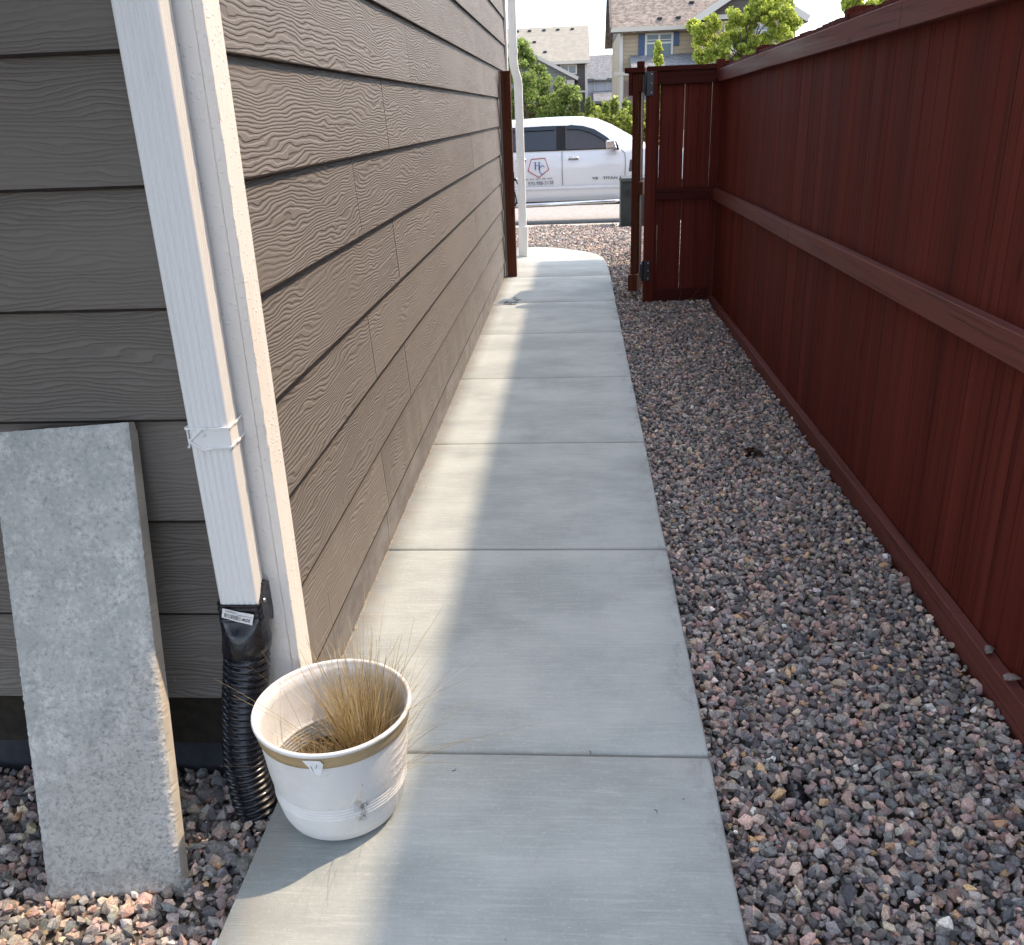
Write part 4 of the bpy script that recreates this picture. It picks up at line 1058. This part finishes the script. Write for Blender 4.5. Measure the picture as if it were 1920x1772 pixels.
mb = MB(); mb.box(.60, .74, TY-.06, TY+.05, GZ+1.38, GZ+1.46); mb.hexa([(.66, TY-.10, GZ+1.375), (.76, TY-.10, GZ+1.375), (.76, TY-.03, GZ+1.375), (.66, TY-.03, GZ+1.375), (.665, TY-.11, GZ+1.52), (.70, TY-.11, GZ+1.52), (.70, TY-.04, GZ+1.52), (.665, TY-.04, GZ+1.52)]); mb.build('mirror_arm', rub, mir, bevel=.01)
mb = MB(); mb.tube([(-1.9, TY-.04, GZ+.47), (-1.85, TY-.09, GZ+.455), (.68, TY-.09, GZ+.50), (.76, TY-.03, GZ+.51), (.8, TY+.1, GZ+.52)], .038, 12)
for x in (-1.3, -.4, .45): mb.tube([(x, TY-.09, GZ+.45), (x, TY+.25, GZ+.52)], .018, 8)
mb.build('step_bar', chrm, truck)
mb = MB(); mb.box(-3.9, 2.3, TY+.22, TY+W-.22, GZ+.42, GZ+.56); mb.build('chassis', rub, truck)
def wheel(x, y, parent):
    mb = MB(); n = 40
    prof_ = [(.24, -.12), (.36, -.13), (.395, -.10), (.40, -.05), (.40, .05), (.395, .10), (.36, .13), (.24, .12)]
    vs_ = [(x+r_*math.cos(2*math.pi*j/n), y+w_, GZ+.40+r_*math.sin(2*math.pi*j/n)) for r_, w_ in prof_ for j in range(n)]
    mb.mesh(vs_, [(i*n+j, i*n+(j+1) % n, ((i+1) % 8)*n+(j+1) % n, ((i+1) % 8)*n+j) for i in range(8) for j in range(n)], True)
    wh = mb.build('wheel', rub, parent)
    mb = MB(); mb.tube([(x, y-.10, GZ+.40), (x, y-.06, GZ+.40)], [.10, .24], 24)
    for a in range(6):
        t = a*math.pi/3; mb.beam((x+.05*math.cos(t), y-.11, GZ+.40+.05*math.sin(t)), (x+.24*math.cos(t), y-.10, GZ+.40+.24*math.sin(t)), .05, .03, side=(0, 1, 0))
    mb.build('rim', chrm, wh)
for x in (-2.75, 1.62):
    wheel(x, TY+.20, truck); wheel(x, TY+W-.20, truck)
    mb = MB(); n = 20   # dark wheel arch
    f_ = [(x+.46*math.cos(math.pi*j/n), TY-.0045, GZ+.48+.44*math.sin(math.pi*j/n)) for j in range(n+1)]
    b_ = [(a, TY+.05, c_) for a, b, c_ in f_]
    mb.mesh(f_+b_, [tuple(range(n+1))[::-1], tuple(range(n+1, 2*n+2))]); mb.build('wheel_arch', rub, truck)
mb = MB(); mb.box(2.36, 2.52, TY+.12, TY+W-.12, GZ+.55, GZ+.80); mb.build('front_bumper', chrm, truck, bevel=.02)
for y in (TY+.06, TY+W-.36): mb = MB(); mb.box(2.30, 2.47, y, y+.30, GZ+.98, GZ+1.18); mb.build('headlight', chrm, truck, bevel=.02)
tpoly('fender_vent', [(.93, 1.0), (1.02, 1.0), (1.02, 1.2), (.95, 1.2)], seam, .001, th=.003)
# door logo: pentagon, serif letters, phone number
redi = m_simple('red_vinyl', (.42, .06, .07), .4, .3, 10, .05); blui = m_simple('blue_vinyl', (.05, .10, .36), .4, .3, 10, .05); gri = m_simple('grey_vinyl', (.16, .165, .18), .5, .3, 10, .05)
mb = MB(); pts = [(-.815, 1.262), (-.57, 1.272), (-.505, 1.08), (-.685, .945), (-.88, 1.065)]
for a, b in zip(pts, pts[1:]+pts[:1]):
    mb.beam(tpt(*a, .004), tpt(*b, .004), .014, .003, side=(b[1]-a[1], 0, -(b[0]-a[0])))
logo = mb.build('door_logo', redi, truck)
mb = MB()
def stroke(pts, wd): 
    for a, b in zip(pts[:-1], pts[1:]): mb.beam(tpt(*a, .006), tpt(*b, .006), wd, .003, side=(b[1]-a[1], 0, -(b[0]-a[0])))
stroke([(-.745, 1.205), (-.745, 1.09)], .018); stroke([(-.675, 1.21), (-.675, 1.095)], .018); stroke([(-.745, 1.15), (-.675, 1.155)], .007)
for x in (-.745, -.675):
    for z in (1.207, 1.09): stroke([(x-.018, z), (x+.018, z)], .008)
carc = [(-.62+.052*math.cos(R(a)), 1.075+.072*math.sin(R(a))) for a in range(40, 325, 15)]
stroke(carc, .012); mb.build('initials', blui, logo)
text_mesh('970-988-3138', .088, lambda x, y: tpt(-.655+x*.94, .845+y+x*.03, .008), 'phone_number', gri, logo, bold=.001)
lite = m_simple('pale_grey_vinyl', (.38, .39, .40), .5, .3, 10, .05)
x = -.95
while x < -.42:     # the company line is too small to be read in the photograph
    mb = MB(); wd = random.uniform(.05, .09); q_ = x
    while q_ < x+wd: mb.beam(tpt(q_, .918+.02*(x+.95), .006), tpt(q_+.012, .918+.02*(x+.95), .006), random.uniform(.014, .026), .002, side=(0, 0, 1)); q_ += .0121
    mb.build('company_word', lite, logo); x += wd+.035

for wds, cx_ in (('V8', .33), ('TITAN', .60)): text_mesh(wds, .062, lambda x, y: tpt(cx_+x*1.5, .900+y, .008), 'lettering', gri, truck, bold=.002)

# ------------------------------------------------------------------ foliage
def leaf_mesh(name, clumps, size, tones, parent=None, mat=LEAF, up=.4):
    """clumps: list of (centre, radii, count)"""
    P_, Cc = [], []
    for (c_, r_, n_) in clumps:
        d = rng.normal(size=(n_, 3)); d /= np.linalg.norm(d, axis=1)[:, None]
        rr_ = rng.random(n_)**.45; p = np.array(c_) + d*rr_[:, None]*np.array(r_)
        P_.append(p); t = np.array(tones)[rng.choice(len(tones), n_)]*rng.uniform(.75, 1.25, (n_, 1)); t = t*rng.uniform(.85, 1.15)
        Cc.append(t)
    P_ = np.concatenate(P_); Cc = np.concatenate(Cc); n_ = len(P_)
    Rm = rand_rot(n_); s = size*rng.uniform(.6, 1.3, n_)
    q = np.array([[-.5, 0, 0], [0, -.32, .06], [.5, 0, 0], [0, .32, .06]])
    v = np.einsum('nij,mj->nmi', Rm, q)*s[:, None, None] + P_[:, None, :]
    return arr_obj(name, v.reshape(-1, 3), np.arange(n_*4), 4, mat, np.repeat(Cc, 4, 0), parent)
bark = m_simple('grey_bark', (.10, .08, .06), .9, .2, 20, .3, .01)
def tree(name, label, cat, base, h, clumps, size, tones, branches=True, group=None):
    r_ = empty(name, base, label, cat, group)
    leaf_mesh('crown', clumps, size, tones, r_)
    mb = MB(); b = Vector(base); top = Vector(clumps[0][0])
    mb.tube([b, b+Vector((.03, 0, h*.35)), b+Vector((0, .02, h*.8))], [.07, .05, .02], 8)
    if branches:
        for (c_, rad_, n_) in clumps[::9]:
            s0 = b+Vector((0, 0, h*random.uniform(.3, .6))); e = Vector(c_); mb.tube([s0, (s0+e)/2+Vector((0, 0, .05)), e], [.022, .012, .005], 6)
    mb.build('trunk', bark, r_)
    return r_
def blob(cx, cy, cz, rx, ry, rz, k, n_, rs):
    o_ = []
    for _ in range(k):
        d = Vector((random.gauss(0, 1), random.gauss(0, 1), random.gauss(0, 1))).normalized()*random.uniform(.35, 1)
        o_.append(((cx+d.x*rx, cy+d.y*ry, cz+d.z*rz), (rs*random.uniform(.6, 1.2), rs*random.uniform(.6, 1.2), rs*random.uniform(.5, 1.1)), n_))
    return o_
GD = [(.11, .15, .045), (.17, .22, .065), (.23, .29, .085), (.31, .37, .11)]
GY = [(.34, .40, .06), (.42, .47, .09), (.26, .32, .05), (.50, .54, .13)]
GG = [(.14, .18, .05), (.19, .23, .07), (.25, .28, .10), (.10, .14, .035)]
# big shrub tree left, behind the truck, 25 m away
yT = 26.0
cl1 = []
for (px, py, rx, rz) in ((985, 110, .32, .35), (975, 150, .42, .5), (1000, 150, .35, .5), (995, 195, .6, .5), (1030, 175, .45, .45), (1045, 200, .5, .4), (960, 200, .6, .6), (975, 95, .18, .25), (1068, 178, .2, .2), (940, 160, .6, .7), (1020, 215, .7, .4), (930, 215, .7, .6)):
    c_ = at(px, py, yT+random.uniform(-.7, .7))
    cl1 += blob(c_.x, c_.y, c_.z, rx*1.15, rx*1.15, rz*1.1, 14, 170, .19)
c_ = at(990, 215, yT)
tree('maple_tree', 'bushy green tree behind the white truck and beside the far downspout', 'tree', (c_.x, yT, ground_z(0, yT)), 3.4, cl1, .085, GD+[(.17, .27, .05)])
# bright young tree behind the fence, right
yR = 34.0; cl2 = []
for (px, py, r1) in ((1320, 70, .35), (1335, 45, .25), (1345, 95, .5), (1378, 35, .35), (1372, 80, .5), (1405, 35, .3), (1400, 70, .4), (1430, 20, .4), (1450, 40, .5), (1425, 85, .5), (1470, 15, .4), (1480, 45, .35), (1460, 80, .5), (1425, 5, .3), (1350, 115, .5), (1400, 110, .5), (1310, 55, .2), (1300, 50, .15), (1320, 105, .3), (1380, 130, .5), (1450, -5, .3)):
    c_ = at(px, py, yR+random.uniform(-.5, .5)); cl2 += blob(c_.x, c_.y, c_.z, r1*.95, r1*.95, r1*1.05, 20, 90, .16)
c_ = at(1395, 130, yR)
tree('young_ash_tree', 'bright yellow green young tree in front of the shuttered tan house', 'tree', (c_.x, yR, ground_z(0, yR)), 5.5, cl2, .10, GY)
yS = 33.0; cl3 = []
for py in range(78, 200, 8):
    c_ = at(1234+random.uniform(-2, 2), py, yS); rw = .10+.0016*(py-78)
    cl3 += blob(c_.x, c_.y, c_.z, min(rw, .2), min(rw, .2), .12, 4, 60, .09)
c_ = at(1234, 130, yS)
tree('columnar_tree', 'narrow upright yellow green tree below the blue shuttered window', 'tree', (c_.x, yS, ground_z(0, yS)), 3.5, cl3, .10, GY, branches=False)
yQ = 20.0+10; cl4 = []
for (px, py, r1) in ((1592, 3, .22), (1600, -6, .28), (1645, 25, .6), (1668, -10, .55), (1700, 10, .6), (1650, 60, .5)):
    c_ = at(px, py, yQ); cl4 += blob(c_.x, c_.y, c_.z, r1*.8, r1*.8, r1*.8, 16, 90, .16)
c_ = at(1590, 20, yQ)
tree('ash_tree', 'yellow green tree top just showing above the fence at the right', 'tree', (c_.x, yQ, ground_z(0, yQ)), 5.8, cl4, .14, GY)
# shrubs in a row behind the street
for i, (px, top, w_, Y, tn, lb) in enumerate(((1090, 196, .9, 25.3, GG, 'olive green shrub between the bushy tree and the light green shrubs'),
                              (1125, 203, .8, 25.0, GG+GY, 'low light green shrub directly above the truck cab roof'),
                              (1160, 198, .9, 25.2, GG+GY, 'light green shrub left of the open gate'),
                              (1192, 205, .8, 25.4, GG+GY, 'light green shrub showing behind the gate stile'),
                              (1225, 200, .9, 25.2, GG+GY, 'light green shrub seen in the slot between gate and post'))):
    cs = []
    for q in range(9):
        c_ = at(px+random.uniform(-16, 16), top+12+random.uniform(0, 75), Y+random.uniform(-.4, .4)); cs += blob(c_.x, c_.y, c_.z, .3, .3, .25, 5, 110, .15)
    for q in range(8):
        c_ = at(px+random.uniform(-16, 16), top+random.uniform(-2, 8), Y); cs.append(((c_.x, c_.y, c_.z), (.05, .05, .22), 70))
    c_ = at(px, 240, Y)
    r_ = empty('shrub', (c_.x, Y, ground_z(0, Y)), lb, 'shrub', 'shrubs behind the street')
    leaf_mesh('crown', cs, .085, tn, r_)
    mb = MB(); [mb.tube([(c_.x+random.uniform(-.05, .05), Y, ground_z(0, Y)-.02), (c_.x+random.uniform(-.4, .4), Y, c_.z)], [.02, .008], 6) for _ in range(5)]; mb.build('trunk', bark, r_)
# rough grass bank beyond the street
gb = [(rng.uniform(-9, 9), 24.3+rng.random()*4) for _ in range(90)]
cs = [((x, y, ground_z(0, y)+.12), (.5, .4, .16), 130) for x, y in gb]
tag(leaf_mesh('tall_grass', cs, .12, GG), 'rough green grass on the bank beyond the street', 'grass', kind='stuff')

# ------------------------------------------------------------------ far houses
wt = m_white('white_window_trim', (.52, .49, .43), .5, .1)
wg = G('reflective_window', .12, .5); wg.col((.13, .17, .19)); WG = wg.m
def quad(mb, pts, th=.1):
    """flat panel through 4+ points, given thickness away from the camera"""
    p = [Vector(q) for q in pts]; k = len(p); nn = (p[1]-p[0]).cross(p[-1]-p[0]).normalized()
    if nn.y < 0: nn = -nn
    mb.mesh(p+[q+nn*th for q in p], [tuple(range(k)), tuple(range(2*k-1, k-1, -1))]+[(i, k+i, k+(i+1) % k, (i+1) % k) for i in range(k)])
def rect(mb, px0, px1, py0, py1, Y, th=.1, off=0.0):
    a, b, c_, d = at(px0, py0, Y), at(px1, py0, Y), at(px1, py1, Y), at(px0, py1, Y)
    x0, x1 = (a.x+d.x)/2, (b.x+c_.x)/2; z0, z1 = (c_.z+d.z)/2, (a.z+b.z)/2
    mb.box(x0, x1, Y-off, Y-off+th, z0, z1); return x0, x1, z0, z1
def window(px0, px1, py0, py1, Y, parent, cols=2, sash=True):
    mb = MB(); x0, x1, z0, z1 = rect(mb, px0, px1, py0, py1, Y, .1, .06)
    fr = mb.build('window', wt, parent)
    t = .11; n_ = cols; ww = (x1-x0-t*(n_+1))/n_; mb = MB()
    for i in range(n_): mb.box(x0+t+i*(ww+t), x0+t+i*(ww+t)+ww, Y-.075, Y-.055, z0+t, z1-t)
    mb.build('pane', WG, fr)
    if sash:
        mb = MB(); zm = (z0+z1)/2+.12
        mb.box(x0+t*.8, x1-t*.8, Y-.085, Y-.07, zm-.04, zm+.04); mb.box(x0+t*.8, x1-t*.8, Y-.085, Y-.07, z1-t-.24, z1-t-.205)
        mb.build('sash_bar', wt, fr)
    return fr
roofB = m_shingle('grey_shingle', (.15, .125, .105), (.24, .205, .175)); tan = m_lap('tan_lap_siding', (.34, .27, .175), .19)
YB = 50.0
hb = empty('shuttered_house', (10, YB, .5), 'large tan house with blue shutters and grey shingle roof above the gate', 'house')
xl = at(1163, 100, YB).x; xr_ = at(1307, 100, YB).x; xrr = at(1492, 60, YB-1.5).x; ze = at(1163, 55, YB).z
mb = MB(); mb.box(xl, xr_+.1, YB, YB+11, .3, ze+.05); mb.build('wall', tan, hb)
g2 = m_lap('brown_grey_siding', (.115, .10, .085), .19)
mb = MB(); mb.box(xr_, xrr, YB-1.5, YB+9, .3, ze+.05); mb.build('wing_wall', tan, hb)
def roof_poly(name, pts3, mat, parent, th=.22):
    mb = MB(); p = [Vector(q) for q in pts3]; k = len(p); dn = Vector((0, 0, -th))
    mb.mesh(p+[q+dn for q in p], [tuple(range(k)), tuple(range(2*k-1, k-1, -1))]+[(i, k+i, k+(i+1) % k, (i+1) % k) for i in range(k)])
    o = mb.build(name, mat, parent); bm = bmesh.new(); bm.from_mesh(o.data); bmesh.ops.recalc_face_normals(bm, faces=bm.faces); bm.to_mesh(o.data); bm.free(); return o
roof_poly('roof', [(xl-.45, YB-.45, ze), (xr_+3.6, YB-.45, ze), (xr_+3.6, YB+5.5, ze+4.6), (xl-.45, YB+5.5, ze+4.6)], roofB, hb)
roof_poly('roof_back', [(xl-.45, YB+11.5, ze), (xr_+3.6, YB+11.5, ze), (xr_+3.6, YB+5.5, ze+4.6), (xl-.45, YB+5.5, ze+4.6)], roofB, hb)
mb = MB(); mb.mesh([(xl, YB+.05, ze), (xl, YB+11, ze), (xl, YB+5.5, ze+4.2)]+[(xl+.15, YB+.05, ze), (xl+.15, YB+11, ze), (xl+.15, YB+5.5, ze+4.2)], [(0, 1, 2), (5, 4, 3), (0, 2, 5, 3), (1, 2, 5, 4)]); mb.build('side_gable', g2, hb)
mb = MB(); mb.beam((xl-.5, YB-.5, ze-.12), (xl-.5, YB+5.5, ze+4.48), .06, .42); mb.build('rake_board', g2, hb)
mb = MB(); mb.box(xl-.5, xr_+.1, YB-.58, YB-.45, ze-.16, ze+.02); mb.build('gutter', m_white('cream_gutter', (.50, .46, .38), .5, .1), hb)
mb = MB(); mb.box(xl-.02, xl+.13, YB-.05, YB+.1, .3, ze); mb.build('corner_board', wt, hb); mb = MB(); mb.box(xr_-.1, xr_+.06, YB-1.56, YB-1.4, .3, ze); mb.build('corner_board', wt, hb)
# front gable wing, cream rakes and brown gable face
Yg = YB-1.5; apx = at(1398, -62, Yg); lx = at(1303, 45, Yg); rx_ = at(1500, 36, Yg)
apx = Vector(((lx.x+rx_.x)/2, Yg, ze+ (rx_.x-lx.x)/2*.62)); 
mb = MB(); mb.mesh([(xr_+.1, Yg-.02, ze+.25), (xrr, Yg-.02, ze+.25), (apx.x, Yg-.02, apx.z-.15), (xr_+.1, Yg+.1, ze+.25), (xrr, Yg+.1, ze+.25), (apx.x, Yg+.1, apx.z-.15)], [(0, 1, 2), (5, 4, 3), (0, 3, 4, 1)]); mb.build('gable_face', g2, hb)
for s_, nm in ((0, 'gable_roof'), (1, 'gable_roof')):
    ex = (lx.x-.3, rx_.x+.3)[s_]; roof_poly(nm, [(ex, Yg-.5, ze), (apx.x, Yg-.5, apx.z+.1), (apx.x, YB+6, apx.z+.1), (ex, YB+6, ze)], roofB, hb)
    mb = MB(); mb.beam((ex, Yg-.54, ze-.06), (apx.x, Yg-.54, apx.z+.04), .06, .3, side=(0, 1, 0)); mb.build('rake_board', wt, hb)
mb = MB(); mb.box(xr_, xrr+.1, Yg-.05, Yg+.05, ze+.12, ze+.32); mb.build('belt_board', wt, hb)
window(1209, 1262, 61, 110, YB, hb)
blu = m_simple('blue_shutter_paint', (.045, .075, .14), .5, .3, 8, .1)
mb = MB(); rect(mb, 1197, 1208.5, 64.5, 110.5, YB, .05, .06); mb.build('shutter', blu, hb)
mb = MB(); rect(mb, 1262.5, 1273, 60.5, 86, YB, .05, .06); mb.build('shutter', blu, hb)
window(1356, 1392, 46, 100, Yg, hb, 2); window(1408, 1445, 43, 96, Yg, hb, 2)
for (px, py) in ((1237, 37), (1272, 35), (1297, 3)):     # roof vents
    c_ = at(px, py, YB+.2); t = (c_.z-ze)
    yy = YB-.45+ (c_.z-ze)/(4.6)*5.95; c_ = at(px, py, yy); zz = ze+(yy-YB+.45)/5.95*4.6
    mb = MB(); mb.box(c_.x-.12, c_.x+.12, yy-.12, yy+.12, zz+.0, zz+.10); mb.build('roof_vent', black_metal, hb, bevel=.03)
# porch roof under the window, brick-pink entrance and column
pr0 = at(1195, 126, YB-2); pr1 = at(1306, 120, YB-2)
roof_poly('porch_roof', [(at(1150, 135, YB-2).x+.9, YB-2, pr0.z-.1), (xr_, YB-2, pr0.z-.1), (xr_, YB, pr0.z+.62), (at(1150, 135, YB-2).x+.9, YB, pr0.z+.62)], m_shingle('porch_shingle', (.14, .14, .145), (.21, .21, .215)), hb)
pk_ = m_simple('pinkish_brown_panel', (.22, .165, .14), .8, .2, 3, .1)
mb = MB(); rect(mb, 1170, 1196, 152, 198, YB-.1, .1); mb.build('garage_wall', pk_, hb)
mb = MB(); rect(mb, 1163, 1168.5, 143, 206, YB-1.9, .35); rect(mb, 1152, 1180, 135, 142, YB-1.9, .35); mb.build('porch_column', m_white('cream_column', (.42, .38, .31), .6, .1), hb)
window(1202, 1222, 150, 192, YB, hb, 1, False)
# left far house
YA = 72.0
ha = empty('charcoal_house', (-2, YA, .5), 'charcoal grey house with a broad pale roof behind the bushy tree', 'house')
roofA = m_simple('pale_beige_shingle', (.26, .245, .205), .9, .15, 2.5, .10); char = m_lap('charcoal_siding', (.07, .063, .062), .2)  # roof is an even pale beige
tlo, tro, bro, blo = at(915, 58, YA+5), at(1104, 47, YA+5), at(1106.5, 112, YA), at(915, 123, YA)
zr = (tlo.z+tro.z)/2; zb_ = (bro.z+blo.z)/2
roof_poly('roof', [(blo.x, YA-.4, at(1106, 113, YA).z), (bro.x, YA-.4, at(1106, 113, YA).z), (tro.x, YA+5, at(1104, 47, YA+5).z), (tlo.x-.3, YA+5, at(1104, 47, YA+5).z)], roofA, ha)
xw = at(1100, 150, YA).x
mb = MB(); mb.box(at(915, 150, YA).x, xw, YA, YA+10, .3, at(1106, 114, YA).z); mb.build('wall', char, ha)
mb = MB(); mb.box(xw-.12, xw+.05, YA-.06, YA+.1, .3, at(1106, 114, YA).z-.1); mb.build('corner_board', wt, ha); mb = MB(); rect(mb, 1072, 1098, 170, 173.5, YA, .08, .07); mb.build('belt_board', wt, ha)
mb = MB(); mb.box(blo.x, bro.x, YA-.5, YA-.4, at(1106, 113, YA).z-.2, at(1106, 113, YA).z-.02); mb.build('fascia', wt, ha)
window(1050, 1082, 121, 140, YA, ha, 2, False)
for px, py in ((970, 61), (993, 60), (1020, 58), (1046, 57), (1073, 55), (1022, 102), (1002, 81)):
    zz = at(1106, 113, YA).z; zt_ = at(1104, 47, YA+5).z
    yy = YA+4.4 if py < 70 else (YA+1 if py > 90 else YA+2.6); c_ = at(px, py, yy); zz = zz+(yy-YA+.4)/5.4*(zt_-zz)
    mb = MB(); mb.box(c_.x-.13, c_.x+.13, yy-.12, yy+.1, zz, zz+.10); mb.build('roof_vent', black_metal, ha)
# garage wing gable facing us
YW = YA-4.5
ga_ = at(990, 97, YW); gb_ = at(1084, 146, YW)
mb = MB(); gw_ = m_lap('grey_green_siding', (.20, .20, .185), .2)
xL = ga_.x-(gb_.x-ga_.x)
mb.mesh([(xL, YW, .3), (gb_.x-.35, YW, .3), (gb_.x-.35, YW, gb_.z+.1), (ga_.x, YW, ga_.z-.15), (xL, YW, gb_.z+.1)]+[(xL, YW+4.4, .3), (gb_.x-.35, YW+4.4, .3), (gb_.x-.35, YW+4.4, gb_.z+.1), (ga_.x, YW+4.4, ga_.z-.15), (xL, YW+4.4, gb_.z+.1)],
        [(0, 1, 2, 3, 4), (1, 6, 7, 2), (0, 4, 9, 5)]); mb.build('garage_wing', gw_, ha)
for ex in (gb_.x, xL-.35):
    roof_poly('wing_roof', [(ex, YW-.3, gb_.z), (ga_.x, YW-.3, ga_.z), (ga_.x, YA, ga_.z), (ex, YA, gb_.z)], roofA, ha, .12)
    mb = MB(); mb.beam((ex, YW-.33, gb_.z-.05), (ga_.x, YW-.33, ga_.z-.05), .06, .22, side=(0, 1, 0)); mb.build('rake_board', wt, ha)
mb = MB(); rect(mb, 1063, 1077, 150, 158, YW, .06, .07); rect(mb, 1071, 1077, 150, 195, YW, .06, .06); mb.build('garage_trim', wt, ha)
mb = MB(); rect(mb, 1045, 1070, 160, 175, YW, .06, .05); mb.build('garage_opening', black_metal, ha)
# pale middle house
YM = 86.0
hm = empty('pale_house', (3, YM, .5), 'pale grey house with slate roof seen between the two larger houses', 'house')
roofC = m_shingle('slate_grey_shingle', (.12, .122, .125), (.18, .182, .185)); pale = m_lap('pale_grey_siding', (.36, .37, .40), .2)
e0 = at(1098, 150, YM); e1 = at(1156, 150, YM); zt_ = at(1125, 103, YM+4).z; ze_ = at(1125, 147, YM).z
roof_poly('roof', [(e0.x-1, YM-.3, ze_), (e1.x+3, YM-.3, ze_), (e1.x+3, YM+4, zt_), (e0.x-1, YM+4, zt_)], roofC, hm)
mb = MB(); mb.box(e0.x-1, e1.x+3, YM, YM+8, .3, ze_+.02); mb.build('wall', pale, hm)
for (pts) in (((1101, 139), (1115, 147)), ((1151, 136), (1137, 146)), ((1115, 147.5), (1137, 147.5))):
    a, b = at(*pts[0], YM-.5), at(*pts[1], YM-.5); mb = MB(); mb.beam(a, b, .08, .16, side=(0, 1, 0)); mb.build('rake_board', wt, hm)
for px in (1101.5, 1114, 1137, 1149.5): mb = MB(); rect(mb, px, px+1.2, 148, 180, YM, .08, .1); mb.build('corner_board', wt, hm)
lo = at(1113, 178, YM-3); lo2 = at(1156, 175, YM-3)
roof_poly('porch_roof', [(lo.x, YM-3.3, lo.z-.5), (lo2.x+1, YM-3.3, lo.z-.5), (lo2.x+1, YM-.1, lo.z+.35), (lo.x, YM-.1, lo.z+.35)], roofC, hm)
mb = MB(); mb.box(lo.x+.2, lo2.x+1, YM-3, YM-.1, .3, lo.z-.55); mb.build('porch', char, hm)
